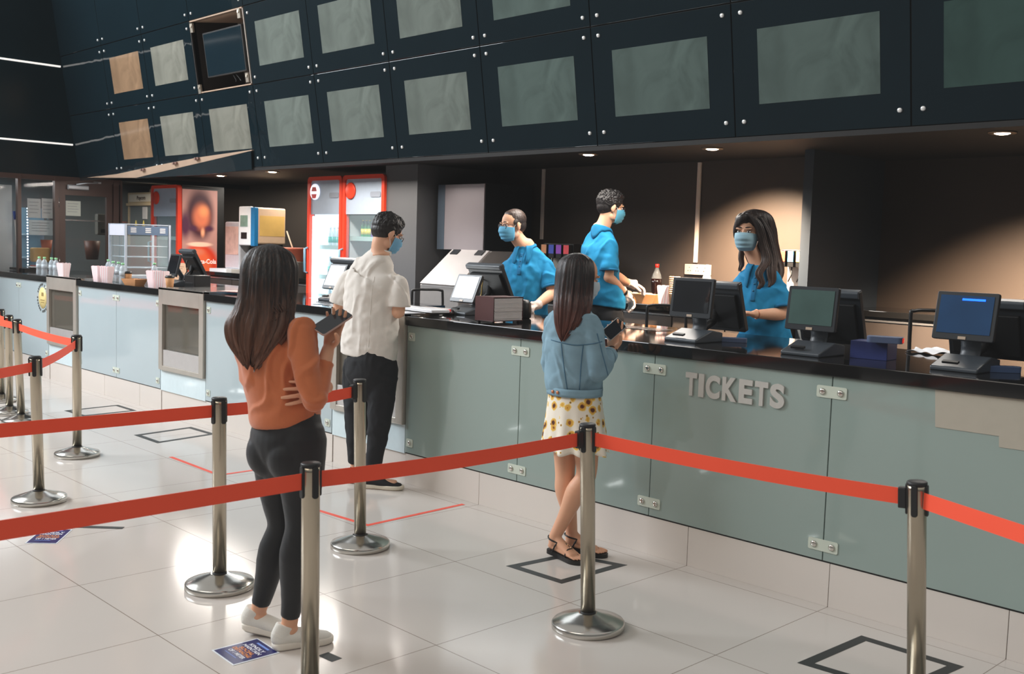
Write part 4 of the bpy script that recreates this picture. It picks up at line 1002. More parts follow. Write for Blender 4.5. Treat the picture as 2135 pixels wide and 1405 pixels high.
    MB().rbox((0,0,.0046),(.136,.064,.0008),.008,ax=2).rbox((0,0,-.0046),(.136,.064,.0008),.008,ax=2).build('phone_screen',mat('phone_glass',(40,44,50)),ph)
person_denim()
# ---------------------------------------------------------------- staff in blue polo shirts
polo=mat('blue_polo_fabric',(18,128,176),rough=.85,var=.05,scale=60,bump=.12,bscale=380)
polo_d=mat('blue_polo_dark',(12,104,148),rough=.85)
btn=mat('polo_button',(18,96,130),rough=.35)
glv=mat('clear_glove',(228,206,196),rough=.35,var=.06,scale=40,coat=.4)
pants=mat('black_work_trousers',(20,22,26),rough=.85)
def staff(label,an,J,fac,hf,hem=-.075,fem=False,sm=skinm,glove=True,hs=1.0,wt=1.0,arms=None,curlR=(.3,.5,.4),curlL=(.3,.5,.4),hb=None,fold=(.010,8,3.5,1),seat=0,lean=0):
    F_=Fig('person',label,(an.x,an.y),RF); P=F_.P; t=F_.t; m=F_.m
    J={k:P(*v) for k,v in J.items()}
    H=Head(J['head'],hf,sc=hs,fem=fem); H.geo(m,J['neck'])
    sd,_,_=torso(m,(J['shL'],J['shR']),J['chest'],J['waist'],J['pelv'],J['neck'],fac,w=.86,fem=fem)
    k_=.88 if fem else 1
    hands=[]
    for s_ in 'RL':
        a,b_,c=J['sh'+s_],J['el'+s_],J['wr'+s_]
        limb(m,[a-Vector((0,0,.045)),a.lerp(b_,.5),b_],[.042*k_,.046*k_,.041*k_],fac); limb(m,[b_,b_.lerp(c,.3),c],[.042*k_,.043*k_,.027*k_],fac)
        hd=J['hd'+s_]-c; back=Vector(hb[s_]) if hb and s_ in hb else Vector((0,0,1))
        hands.append((c+hd.normalized()*.008,hd,back,s_,curlR if s_=='R' else curlL)); sg=1 if s_=='R' else -1
        hand(m,hands[-1][0],hd,back,-sg,curl=hands[-1][4],sc=.95*(.93 if fem else 1))
    g0=Vector((J['pelv'].x,J['pelv'].y,RF)); hips=[J['pelv']+sd*s_*.085-Vector((0,0,.05)) for s_ in (-1,1)]
    ank=[g0+sd*s_*.11+Vector((0,0,.09)) for s_ in (-1,1)]; kn=[h_.lerp(a_,.5)+fac*.02 for h_,a_ in zip(hips,ank)]
    leg_set(m,hips,kn,ank,fac)
    for a_ in ank:
        g=Vector((a_.x,a_.y,RF+.04)); etube(m,[a_,g,g+fac*.08,g+fac*.14],[.034,.034,(.034,.026),(.032,.018)],sd,k=4)
    remesh(m,'body',sm,t,.0045 if not glove else .0043,3)
    offt=rloc(t)
    if glove: # thin clear gloves over hands and wrists
        for c,hd,back,s_,cu in hands:
            m=MB(); hand(m,c,hd,back,-1 if s_=='R' else 1,curl=cu,sc=.97,glove=.0032); d=hd.normalized()
            etube(m,[c-d*.055,c-d*.02,c+d*.02,c+d*.05],[.036,.034,(.035,.024),(.042,.022)],back,k=4,round0=False)
            remesh(m,'glove',glv,t,.0038,1,folds(.003,40,40,2))
    # trousers and shoes
    m=MB(); etube(m,[J['pelv']+Vector((0,0,-.12)),J['pelv']+Vector((0,0,-.05)),J['pelv'],J['pelv']+Vector((0,0,.07))],[(.125,.10),(.158*(.92 if fem else 1),.122),(.150*(.9 if fem else 1),.118),(.135*(.9 if fem else 1),.105)],sd,n=32)
    for h_,kk,a_ in zip(hips,kn,ank): limb(m,[h_,h_.lerp(kk,.5),kk,kk.lerp(a_,.4),kk.lerp(a_,.95)],[.100*k_,.088*k_,.070*k_,.062*k_,.052*k_],fac,round1=False)
    remesh(m,'trousers',pants,t,.008,4,folds(.006,9,6,3))
    for a_ in ank: trainer(t,Vector((a_.x,a_.y,0)),fac,0,blk,blk,blk,L=.27,name='shoe') if False else None
    m=MB()
    for a_ in ank:
        mm=MB(); g=Vector((a_.x,a_.y,RF)); etube(mm,[g-fac*.05+Vector((0,0,.04)),g+fac*.03+Vector((0,0,.045)),g+fac*.12+Vector((0,0,.03)),g+fac*.19+Vector((0,0,.022))],[(.036,.036),(.040,.040),(.045,.026),(.036,.018)],sd,k=4); mm.build('shoe',blk,t,world=True)
    # polo
    m=MB(); c_=(J['shR']+J['shL'])/2; pv=J['pelv']; w=wt*(.92 if fem else 1)
    etube(m,[pv+Vector((0,0,hem)),pv+Vector((0,0,hem+.05)),J['waist'],J['chest'],c_+Vector((0,0,-.045)),c_+Vector((0,0,.012)),c_.lerp(J['neck'],.5)+Vector((0,0,.010)),J['neck']+Vector((0,0,-.004))],
      [(.185*w,.150*w),(.184*w,.150*w),(.174*w,.142*w),(.186*w,.142*w),(.194*w,.124*w),(.172*w,.094*w),(.124*w,.080*w),(.070,.064)],sd,n=44,k=6,round0=False,round1=False)
    for s_,sg in (('R',1),('L',-1)):
        a,b_=J['sh'+s_],J['el'+s_]; limb(m,[a-sd*sg*.045+Vector((0,0,-.030)),a+Vector((0,0,-.030)),a.lerp(b_,.45),a.lerp(b_,.80)],[.040*k_,.051*k_,.066*k_,.072*k_],fac,round1=False)
    hz_=(pv.z+hem); sh=remesh(m,'polo_shirt',polo,t,.0065,7,folds(fold[0]*1.25,*fold[1:],mask=lambda co:min(1,max(.08,(co.z-hz_-.01)/.06))))
    def sub(mb,name,mt,solid=0,bev=0):
        o=mb.build(name,mt,sh,solid=solid,bev=bev)
        for v in o.data.vertices: v.co-=offt
        return o
    nk=J['neck']; f2=fac.normalized(); hv=(H.C-nk).normalized(); hr=.080 if not fem else .070
    def cf(u,v):
        a=(u-.5)*2*2.72; rr=hr*(.93+.48*v+.10*math.sin(PI*v)); z=.036-.062*v-.030*((1-math.cos(a))*.5)
        if v>.5: z-=.020*max(0,abs(a)-1.8)
        return nk+sd*(rr*math.sin(a))-f2*(rr*.96*math.cos(a))+Vector((0,0,z-.006))
    def cf(u,v):
        a=(u-.5)*2*2.78; dv=sd*math.sin(a)-f2*math.cos(a); rn=hr*.84; q=min(1,max(0,(abs(a)-1.7)/.9)); ro=rn+.024+.046*q*q
        p=nk+dv*(rn+(ro-rn)*v); z0=nk.z+.034-.036*(1-math.cos(a))/2
        ok,lc,_,_=sh.ray_cast(Vector((p.x-offt.x,p.y-offt.y,nk.z+.12-offt.z)),Vector((0,0,-1))); zc=(lc.z+offt.z+.006) if ok else z0
        p.z=max(zc,z0+(zc-z0)*v)+.006*math.sin(PI*v*.8); return p
    sub(MB().grid(cf,64,6),'collar',mat('polo_collar_knit',(14,114,158),rough=.9,var=.05),solid=.004)
    for s_,sg in (('R',1),('L',-1)):
        a,b_=J['sh'+s_],J['el'+s_]; d=(b_-a).normalized(); p=a.lerp(b_,.80); m=MB(); m.cyl(p-d*.012,p+d*.006,.0725*k_,n=36,cap=False); sub(m,'sleeve_hem',polo_d,solid=.004)
    # placket laid on the chest
    c0=nk+f2*.03+Vector((0,0,-.05)); pts=surf_strip(sh,t,[c0,c0+Vector((0,0,-.17))],-f2,.030,'placket',polo_d)
    for i in (2,4,6): m=MB(); m.lathe([(0,0),(.006,0),(.006,.003),(0,.004)],pts[min(i,len(pts)-1)]+f2*.003,n=12,axis=tuple(f2)); sub(m,'button',btn)
    return F_,H,t,J,sd
# man at the register
a2=onp(1085,655,1,1.50)
f2_=(-HF*.90-HR*.30).normalized()
F2_,H2,t2,J2,sd2=staff('man in a blue polo shirt with glasses and face mask behind the left ticket register',a2,
 dict(head=(1069,470,.0),neck=(1096,514,.02),shR=(1057,549,.08),shL=(1139,543,-.07),chest=(1092,590,-.0),waist=(1096,640,0),pelv=(1102,690,.0),
  elL=(1152,612,-.14),wrL=(1117,637,-.42),hdL=(1100,643,-.52),elR=(1040,616,.02),wrR=(1046,632,-.38),hdR=(1050,640,-.48)),f2_,(-HF*.55-HR*.84+Vector((0,0,-.10))),hs=1.02,curlL=(.9,1.1,.7),hb={'L':(0,0,1),'R':(0,0,1)},fold=(.012,8,3,2))
bz=hairmat('buzz_cut_hair',(66,52,46),(40,34,32),1.80,1.88); short_hair(H2,t2,bz,.0045,.0012,seed=5,name='hair',front=.5)
face_mask(H2,t2,(96,166,200)); glasses(H2,t2); eyes(H2,t2)
# man at the back counter
a3=onp(1262,672,1,1.95)
f3=(HF*.68+HR*.73).normalized()
F3,H3,t3,J3,sd3=staff('man in a blue polo shirt preparing food at the back counter, seen from behind',a3,
 dict(head=(1274,433,.0),neck=(1254,477,.0),shR=(1272,506,-.11),shL=(1234,498,.11),chest=(1250,535,0),waist=(1252,590,0),pelv=(1262,645,.02),
  elR=(1268,578,-.14),wrR=(1303,612,.02),hdR=(1318,630,.06),elL=(1282,575,.20),wrL=(1310,590,.34),hdL=(1332,596,.36)),f3,(HF*.22+HR*.97+Vector((0,0,-.14))),hs=1.0,curlR=(.5,.7,.5),curlL=(.4,.6,.4),fold=(.010,8,3,7),wt=.94,hem=.02)
hm3=hairmat('black_hair_back_counter',(17,16,18),(34,30,30),1.8,2.1); short_hair(H3,t3,hm3,.018,.010,seed=9)
face_mask(H3,t3,(90,168,196)); glasses(H3,t3); eyes(H3,t3)
m=MB(); w0=J3['wrR']; d=(J3['wrR']-J3['elR']).normalized(); m.cyl(w0-d*.035,w0-d*.012,.034,n=24); m.build('wristwatch',blk,t3,world=True)
# woman at the middle ticket screen
a4=onp(1600,700,1,1.42)
f4=(-HF*.86-HR*.42).normalized()
F4,H4,t4,J4,sd4=staff('woman in a blue polo shirt with long dark hair behind the ticket screens',a4,
 dict(head=(1560,484,.0),neck=(1584,553,.02),shR=(1542,588,.08),shL=(1622,588,-.06),chest=(1585,628,.0),waist=(1592,680,0),pelv=(1606,735,.0),
  elL=(1630,655,-.12),wrL=(1572,655,-.24),hdL=(1550,652,-.27),elR=(1524,650,.04),wrR=(1530,662,-.2),hdR=(1526,668,-.3)),f4,(-HF*.84-HR*.52+Vector((0,0,-.04))),fem=True,sm=skinm,glove=False,hs=.97,fold=(.009,8,4,4))
eyes(H4,t4); face_mask(H4,t4,(150,188,204))
hm4=hairmat('dark_wavy_hair',(30,22,20),(82,60,50),1.35,1.80)
h=H4; m=MB(); S=lambda c,r: m.sph(h(*c),r,n=30,k=20,rot=h.R)
S((0,-.028,.048),(.086,.098,.082)); S((0,-.050,.0),(.082,.072,.085)); S((.006,.010,.078),(.074,.074,.050))
for a in (-1,1): S((a*.074,-.004,.030),(.016,.038,.055))
etube(m,[h(-.030,.072,.098),h(.010,.088,.090),h(.048,.072,.060),h(.072,.040,.015),h(.078,.018,-.03)],[(.020,.012),(.024,.013),(.024,.013),(.022,.012),(.018,.010)],h.u,n=16)
etube(m,[h(-.030,.072,.098),h(-.055,.060,.075),h(-.072,.030,.035),h(-.078,.005,-.01)],[(.016,.010),(.018,.010),(.016,.010),(.014,.008)],h.u,n=16)
remesh(m,'hair_cap',hm4,t4,.0038,4,lambda co,n: n*.0035*noise.noise(Vector((h.loc(co).x*70,h.loc(co).y*16,h.loc(co).z*12))))
def lock(name,pts,rads,nst=26,seed=0,wave=.008):
    random.seed(seed); m=MB(); cp=crom([tuple(p) for p in pts],6); rr=crom([(r,) for r in rads],6); N=len(cp)
    for s_ in range(nst):
        a=random.uniform(0,2*PI); q=math.sqrt(random.random()); ph=random.uniform(0,.7); out=[]
        for i,(c,r) in enumerate(zip(cp,rr)):
            u=i/(N-1); w=wave*math.sin(u*13+ph)*u
            out.append(Vector(c)+HR*(r[0]*q*math.cos(a+u*1.2)+w)+(HF*.8)*(r[0]*q*math.sin(a+u*1.2)))
        cut=int(N*random.uniform(.86,1)); out=out[:cut]; m.tube(out,[.0060*(1-.75*(i/(len(out)-1))**2) for i in range(len(out))],6)
    return m.build(name,hm4,t4,world=True)
P=F4.P
pm=F4.ppm(); R_=[(P(cx,y,d),hw/pm,rb) for cx,y,hw,d,rb in ((1571,436,4,.04,.01),(1572,441,22,.04,.05),(1575,455,35,.045,.076),(1580,480,38,.06,.080),(1586,510,36,.065,.072),(1594,540,35,.06,.062),(1604,563,30,.035,.052),(1610,582,20,.0,.038),(1612,594,10,-.02,.018),(1612,600,3,-.02,.008))]
loft_hair(t4,'long_hair',hm4,R_,HR,groove=.007,seed=7.7,ragged=.05)
lock('hair_lock',[P(1558,444,-.078),P(1580,466,-.098),P(1592,505,-.088),P(1597,540,-.10),P(1582,568,-.135),P(1592,590,-.15),P(1578,604,-.15)],[.010,.020,.024,.028,.024,.018,.006],100,3,.012)
lock('hair_lock',[P(1584,452,-.04),P(1602,490,-.03),P(1612,535,-.05),P(1606,565,-.09),P(1612,590,-.11),P(1600,600,-.12)],[.018,.026,.030,.028,.018,.006],90,5,.014)
lock('hair_lock',[P(1548,510,.08),P(1546,545,.07),P(1545,568,.05)],[.014,.016,.010],24,8)
m=MB(); m.tube([J4['neck']+sd4*(.05*math.cos(a))+f4*(.056*math.sin(a)+.010)+Vector((0,0,-.006-.028*max(0,math.sin(a)))) for a in [2*PI*i/30 for i in range(30)]],.0012,6,closed=True); m.sph(J4['neck']+f4*.074+Vector((0,0,-.040)),.006); m.build('necklace',mat('gold_chain',(212,180,140),rough=.25,metal=1),t4,world=True)
w0=J4['wrL']; d=(J4['wrL']-J4['elL']).normalized(); a_=d.orthogonal().normalized(); b_=d.cross(a_); m=MB(); m.tube([w0-d*.02+a_*.028*math.cos(q)+b_*.028*math.sin(q) for q in [2*PI*i/24 for i in range(24)]],.0028,8,closed=True); m.build('bracelet',mat('pink_gold_bracelet',(214,150,120),rough=.3,metal=.7),t4,world=True)
# ================================================================ PROPS ON AND BEHIND THE COUNTER
def QS(x,y):
    P=onp(x,y,2,SLAB)
    if P.y<.15: P=onp(x,y,1,.15); P.z=SLAB
    return P
def Q(x,y,ax,v): return onp(x,y,ax,v)
pos_case=mat('pos_case',(34,38,42),rough=.35,var=.05); pos_grey=mat('pos_grey',(66,72,78),rough=.35,var=.05); pos_dark=mat('pos_back',(14,15,16),rough=.5)
scr_g=mat('display_greygreen',(70,92,88),rough=.08,spec=.7,var=.25,scale=6); scr_b=mat('display_blue',(30,66,104),rough=.08,spec=.7,var=.3,scale=5); scr_k=mat('display_black',(26,28,32),rough=.06,spec=.8,var=.3,scale=6); scr_w=mat('display_bright',(206,214,226),rough=.06,spec=.6,var=.15,scale=5)
plate_t=mat('tan_name_plate',(178,158,138),rough=.4)
def register(lab,dc,mr,scr,rz=0,tilt=.12,dw=.27,dh=.215,mt=.34,mw=.36,mh=.29,base=True,my=.20,grp='ticket point of sale screens',glow=None,mtop=True):
    # dc: world centre of the customer display; mr: world point at the right end of the staff monitor's top edge
    t=thing('cash_register',lab,'cash register',(dc.x,dc.y+.03,SLAB),rz,grp); Ri=Matrix.Rotation(-rz,3,'Z')
    lc=Ri@(dc-Vector(t.location)); lm=Ri@(mr-Vector(t.location))
    if base:
        MB().prism([(-.13,.0),(.12,.0),(.12,.05),(.02,.065),(-.10,.028),(-.13,.018)],0,-.105,.105).build('base',pos_grey,t,bev=.006)
        MB().box((-.02,-.112,.040),(.07,.02,.010),(.32,0,0)).build('base_slot',pos_dark,t)
        pts=crom([(0,.03,.04),(0,.05,.09),(0,.03,lc.z-.08),(lc.x,lc.y+.02,lc.z-.02)],5)
        m=MB(); etube(m,[Vector(p) for p in pts],[(.045,.016)]*len(pts),(1,0,0),n=20,k=1); m.build('neck',pos_grey,t)
    d=MB().rbox(tuple(lc),(dw,.022,dh),.008,(-tilt,0,0),ax=1).build('customer_display',pos_case,t,bev=.003)
    o=lc+rot3((0,-.0125,.006),(-tilt,0,0)); MB().box(tuple(o),(dw-.036,.002,dh-.045),(-tilt,0,0)).build('display_screen',scr,d)
    o=lc+rot3((0,-.0125,-dh/2+.010),(-tilt,0,0)); MB().box(tuple(o),(.034,.002,.013),(-tilt,0,0)).build('name_plate',plate_t,d)
    if glow: o=lc+rot3((.03,-.0145,dh/2-.034),(-tilt,0,0)); MB().box(tuple(o),(.10,.002,.009),(-tilt,0,0)).build('blue_status_bar',mat('blue_glow',(20,110,255),emit=(10,90,255),estr=2.2),d)
    # staff monitor: leans towards the customers at its top
    c=lm+Vector((-mw/2,0,0))+rot3((0,0,-mh/2),(mt,0,0))*1.0
    mo=MB().rbox(tuple(c),(mw,.030,mh),.010,(mt,0,0),ax=1).build('staff_monitor',pos_case,t,bev=.003)
    o=c+rot3((0,-.024,-.02),(mt,0,0)); MB().box(tuple(o),(mw-.05,.022,mh-.09),(mt,0,0)).build('monitor_back',pos_dark,mo,bev=.004)
    if mtop: o=c+rot3((0,-.004,mh/2-.018),(mt,0,0)); MB().rbox(tuple(o),(mw-.004,.050,.040),.012,(mt,0,0),ax=0).build('monitor_top_bar',pos_grey,mo,bev=.002)
    o=c+rot3((0,.016,0),(mt,0,0)); MB().box(tuple(o),(mw-.03,.002,mh-.03),(mt,0,0)).build('staff_screen',scr_k,mo)
    MB().tube([c+Vector((0,-.01,-.02)),c+Vector((0,-.03,-.09)),(0,.06,.06)],.022,12).build('monitor_arm',pos_dark,t)
    m=MB().tube([Vector(p) for p in crom([tuple(c+Vector((-.04,-.04,.05))),tuple(c+Vector((-.02,-.07,-.02))),tuple(c+Vector((-.05,-.05,-.09))),(.02,.02,.05)],5)],.005,6); m.build('cable',mat('yellow_cable',(190,160,90),rough=.5) if scr is scr_w else pos_dark,t)
    return t
register('grey ticket screen with a dark display, left of the woman in the blue polo',Q(1444,621,1,.38),Q(1543,590,1,.66),scr_k,0)
register('grey ticket screen with a pale green display, second from the right',Q(1694,644,1,.33),Q(1794,607,1,.58),scr_g,0)
register('grey ticket screen with a blue display, at the right end of the counter',Q(2014,660,1,.36),Q(2140,628,1,.62),scr_b,0,glow=True,tilt=.2)
register('cash register with a white tilted display beside the man with glasses',Q(973,602,1,.62),Q(1046,552,1,.80),scr_w,0,tilt=.42,dw=.25,dh=.21,mt=.48,mh=.31,grp='food counter cash registers')
register('cash register half hidden behind the man in the white shirt',Q(700,577,1,.62),Q(745,540,1,.80),mat('display_beige',(160,150,140),rough=.08,spec=.7,var=.2,scale=6),0,tilt=.42,dw=.24,dh=.22,mt=.45,grp='food counter cash registers')
register('black cash register with a dark display above the left steel display unit',Q(363,553,1,.42),Q(404,521,1,.62),scr_k,.0,tilt=.25,dw=.20,dh=.22,mt=.50,mw=.28,mh=.30,grp='food counter cash registers')
P=Q(412,600,2,SLAB); o=MB().rbox((0,0,.06),(.20,.17,.12),.01,ax=2).bx(-.07,.07,-.088,-.084,.03,.05).build('receipt_printer',blk,loc=P,bev=.003); tag(o,'black receipt printer under the black cash register at the left','printer')
# terminals, boxes and papers by the ticket screens
def dev(name,lab,cat,px,py,z,mb,m_,rz=0,bev=.002,grp=None):
    P=Q(px,py,2,z); o=mb.build(name,m_,loc=(P.x,P.y,z),bev=bev); o.rotation_euler=(0,0,rz); return tag(o,lab,cat,grp)
navy=mat('navy_box',(44,56,112),rough=.4)
dev('blue_box','dark blue box on the counter right of the pale green ticket screen','box',1822,748,SLAB,MB().bx(-.10,.08,-.05,.08,0,.085),navy,.1)
dev('card_terminal','grey blue card reader with a red tip lying on the blue box','card reader',1845,715,SLAB+.087,MB().rbox((0,0,.016),(.16,.075,.03),.02,ax=2).rbox((.075,0,.016),(.018,.05,.022),.008,ax=2,m=1),[mat('slate_plastic',(84,98,128),rough=.4),mat('red_tip',(230,60,40),rough=.3,emit=(255,40,20),estr=.4)],.35)
dev('card_terminal','grey card reader lying beside the ticket screen before the woman in the blue polo','card reader',1528,713,SLAB,MB().rbox((0,0,.012),(.15,.06,.024),.018,ax=2),mat('slate_plastic',(84,98,128)),.5)
dev('card_terminal','blue card reader beside the blue ticket screen at the right','card reader',2090,776,SLAB,MB().rbox((0,0,.014),(.15,.05,.028),.018,ax=2),mat('blue_plastic_dull',(70,92,130),rough=.35),.7)
P=Q(1945,738,2,SLAB)
def cr(u,v):
    x=(u-.5)*.24; y=(v-.5)*.12; return (x,y+.02*math.sin(u*7),.004+.022*abs(noise.noise(Vector((u*3.2,v*2.5,1))))*2+.02*max(0,u-.7)*2*(1-v))
tag(MB().grid(cr,24,12).build('crumpled_paper',mat('white_paper',(226,228,232),rough=.8),loc=P,solid=.0008),'crumpled white paper on the black counter at the right','paper')
P=Q(1345,684,2,SLAB); tag(MB().grid(lambda u,v:((u-.5)*.42,(v-.5)*.16+.0,.0035+.003*noise.noise(Vector((u*6,v*5,3)))),20,8).build('plastic_sheet',mat('grey_clear_sheet',(150,146,140),rough=.2,alpha=.6),loc=(P.x,P.y-.05,SLAB),solid=.0008),'grey plastic sheet on the counter behind the denim jacket woman','sheet')
# ticket stock box
A=Q(1028,675,2,SLAB); B=Q(1000,668,2,SLAB); C=Q(1079,668,2,SLAB)
t=thing('paper_roll_box','maroon box filled with a white paper stack on the counter','box',(A.x,A.y,SLAB))
W_=.17; Dp=.26
mr_=mat('maroon_card',(88,54,54),rough=.45)
MB().bx(-W_,0,0,.004,.012,.165).bx(-W_,0,Dp-.004,Dp,.012,.165).bx(-W_,-W_+.004,0,Dp,.012,.165).bx(-W_,0,0,Dp,.012,.016).bx(-W_,0,0,Dp,.161,.165).build('box_shell',mr_,t,bev=.001)
m=MB()
for i in range(24): m.bx(-W_+.008,.002-.003*random.random(),.008+.003*random.random(),Dp-.008,.018+i*.0058,.018+i*.0058+.0052)
o=m.build('paper_stack',mat('paper_white_stack',(224,218,216),rough=.8),t); o['kind']='stuff'
for a in ((-.02,.02),(-W_+.02,.02),(-.02,Dp-.02),(-W_+.02,Dp-.02)): MB().cyl((a[0],a[1],0),(a[0],a[1],.012),.008,n=12).build('foot',blk,t)
P=Q(1084,663,2,SLAB); tag(MB().lathe([(.05,0),(.062,.01),(.065,.05),(.06,.10),(.045,.125),(0,.13)],n=28).build('round_scanner',blk,loc=(P.x+.02,P.y,SLAB)),'round black device behind the maroon box','scanner')
t=thing('computer_mouse','red and black computer mouse on the counter left of the maroon box','mouse',tuple(Q(938,656,2,SLAB)),.6)
m=MB(); m.sph((0,0,.012),(.034,.056,.026),24,k=12); o=m.build('mouse_body',mat('mouse_black',(30,16,16),rough=.3),t)
for v in o.data.vertices: v.co.z=max(0,v.co.z)
m=MB(); m.sph((0,-.024,.016),(.022,.030,.0245),20,k=10); m.build('mouse_shell',mat('mouse_red',(214,44,30),rough=.3),t)
P=Q(893,650,2,1.152); o=MB().rbox((0,0,.012),(.50,.15,.02),.015,ax=2).build('white_tray',mat('white_plastic',(230,232,236),rough=.3),loc=(P.x-.08,P.y,1.153),bev=.003); o.rotation_euler=(0,0,-.1); tag(o,'flat white tray in front of the man in the white shirt','tray')
# cards left of the man in white
for k,(x,y,c) in enumerate(((664,622,(220,224,230)),(680,630,(30,30,34)),(694,636,(200,204,212)),(668,634,(60,60,66)))):
    P=Q(x,y,2,SLAB); o=MB().rbox((0,0,.0008),(.16,.05,.0015),.006,ax=2).build('leaflet',mat('leaflet_%d'%k,c,rough=.3),loc=(P.x,P.y,SLAB+.0005*k)); o.rotation_euler=(0,0,.5+k*.4)
    tag(o,['pale leaflet lying on the counter, farthest from the man in white','black leaflet lying on the counter beside the white shirt','light grey leaflet lying closest to the white shirt','dark grey leaflet lying near the counter edge'][k],'leaflet')
# stools on the staff side
def stool(px,py,Y,lab,rz=0):
    P=Q(px,py,1,Y); t=thing('stool',lab,'stool',(P.x,P.y,RF),rz,'black framed stools behind the counter'); h=P.z-RF
    MB().tube([Vector(p) for p in crom([(-.14,.0,.62),(-.14,.02,h-.05),(-.12,.02,h-.005),(0,.02,h),(.12,.02,h-.005),(.14,.02,h-.05),(.14,.0,.62)],5)],.011,8).build('back_frame',blk,t)
    MB().rbox((0,-.15,.64),(.34,.34,.04),.05,ax=2).build('seat',blk,t,bev=.008)
    for sx in (-1,1):
        for sy in (0,-.3): MB().cyl((sx*.14,sy,.62),(sx*.18,sy+(.03 if sy==0 else -.03),0),.011,n=10).build('leg',blk,t)
    MB().tube([(-.165,.015,.2),(.165,.015,.2),(.165,-.315,.2),(-.165,-.315,.2)],.009,8,closed=True).build('foot_ring',blk,t)
stool(893,604,1.55,'black framed stool left of the man with glasses',1.2); stool(1392,637,1.62,'black framed stool behind the ticket screen with the dark display',.9); stool(1950,648,1.6,'black framed stool behind the blue ticket screen',1.0)
# ------------------------------------------------ back counters
unit=mat('dark_wood_cabinet',(58,52,48),rough=.5,var=.15,scale=6); edge=mat('aluminium_edge',(205,205,205),rough=.25,metal=.9)
def backctr(x0,x1,y0,y1,z,lab,nd):
    t=thing('back_counter',lab,'counter',((x0+x1)/2,y0,RF)); w=x1-x0; h=z-RF; d=y1-y0
    MB().bx(-w/2,w/2,-.02,d,h-.045,h).build('worktop',stone,t,bev=.003)
    MB().bx(-w/2,w/2,.02,d,.0,h-.045).build('carcass',unit,t)
    for i in range(nd):
        a=-w/2+w*i/nd+.006; b_=-w/2+w*(i+1)/nd-.006; o=MB().bx(a,b_,0,.02,.05,h-.085).build('door',unit,t,bev=.002)
        MB().bx(a,b_,-.006,.006,h-.080,h-.066).build('edge_handle',edge,o)
    return t
backctr(-.70,2.30,2.4,2.99,1.19,'dark back counter with the cups and food trays behind the ticket staff',6)
backctr(2.43,5.85,2.95,3.59,1.235,'dark empty back counter at the right beyond the partition',6)
backctr(-5.95,-3.48,2.25,2.95,1.19,'dark back counter under the coffee machine',4)
# conduits and sockets
wp=mat('white_pvc',(212,200,190),rough=.5)
def conduit(x,y0,y1,Y,lab):
    a=Q(x,y0,1,Y); tag(MB().rbox((0,0,(y1+2.37)/2-y1),(.035,.02,2.37-y1),.004,ax=2).build('cable_conduit',wp,loc=(a.x,Y-.011,y1)),lab,'conduit')
conduit(1456,450,1.535,3.0,'white cable conduit running down the wall to the socket strip'); conduit(1134,400,1.70,3.0,'white cable conduit above the left drinks dispenser')
conduit(710,356,2.0,3.6,'short white cable conduit above the gap between the two fridges')
P=Q(1455,562,1,2.985); t=thing('socket_strip','white double socket plate at the bottom of the white conduit','socket',(P.x,2.985,P.z))
MB().rbox((0,0,0),(.26,.022,.088),.006,ax=1).build('plate',mat('socket_white',(158,148,140),rough=.4),t,bev=.003)
for sx in (-.08,0,.08):
    m=MB()
    for a in ((0,.016),(-.012,-.012),(.012,-.012)): m.bx(sx+a[0]-.003,sx+a[0]+.003,-.0125,-.0105,a[1]-.004,a[1]+.004)
    m.build('socket_holes',blk,t)
# drinks dispensers
def dispenser(x0,x1,y0,y1,Y,zb,lab,cols,back=None):
    a=Q(x0,y0,1,Y); b_=Q(x1,y0,1,Y); zt=a.z; w=b_.x-a.x; zl=Q((x0+x1)/2,y1,1,Y).z
    t=thing('drinks_dispenser',lab,'drinks dispenser',((a.x+b_.x)/2,Y,zb)); n=len(cols); h=zt-zb
    MB().bx(-w/2,w/2,.0,.12,h-.12,h).build('valve_bar',blk,t,bev=.004)
    MB().bx(-w/2,w/2,.10,.13,0,h).build('back_board',back or steel,t)
    MB().bx(-w/2-.02,w/2+.02,-.06,.13,0,.03).build('drip_tray',steelp,t,bev=.003)
    for i,c in enumerate(cols):
        x=-w/2+w*(i+.5)/n; v=MB().bx(x-w/n*.36,x+w/n*.36,-.045,.0,h-.13,h-.01).build('valve',blk,t,bev=.003)
        MB().bx(x-w/n*.34,x+w/n*.34,-.048,-.045,h-.09,h-.012).build('flavour_label',mat('label_%d_%d_%d'%c,c,rough=.4),v)
        MB().tube([(x,-.02,h-.13),(x,-.024,h-.19),(x-.008,-.05,h-.24)],.0055,8).build('lever',pos_dark,v)
    return t
dispenser(1134,1196,507,560,2.55,1.19,'soda dispenser with colourful labels right of the man with glasses',[(214,150,110),(70,90,190),(150,80,190),(220,80,90)])
dispenser(1630,1700,520,600,2.72,1.19,'soda dispenser with coloured valves right of the woman in the blue polo',[(230,70,50),(70,140,190),(214,180,90),(60,130,190)],mat('white_poster_board',(150,144,142),rough=.5,var=.3,scale=14))
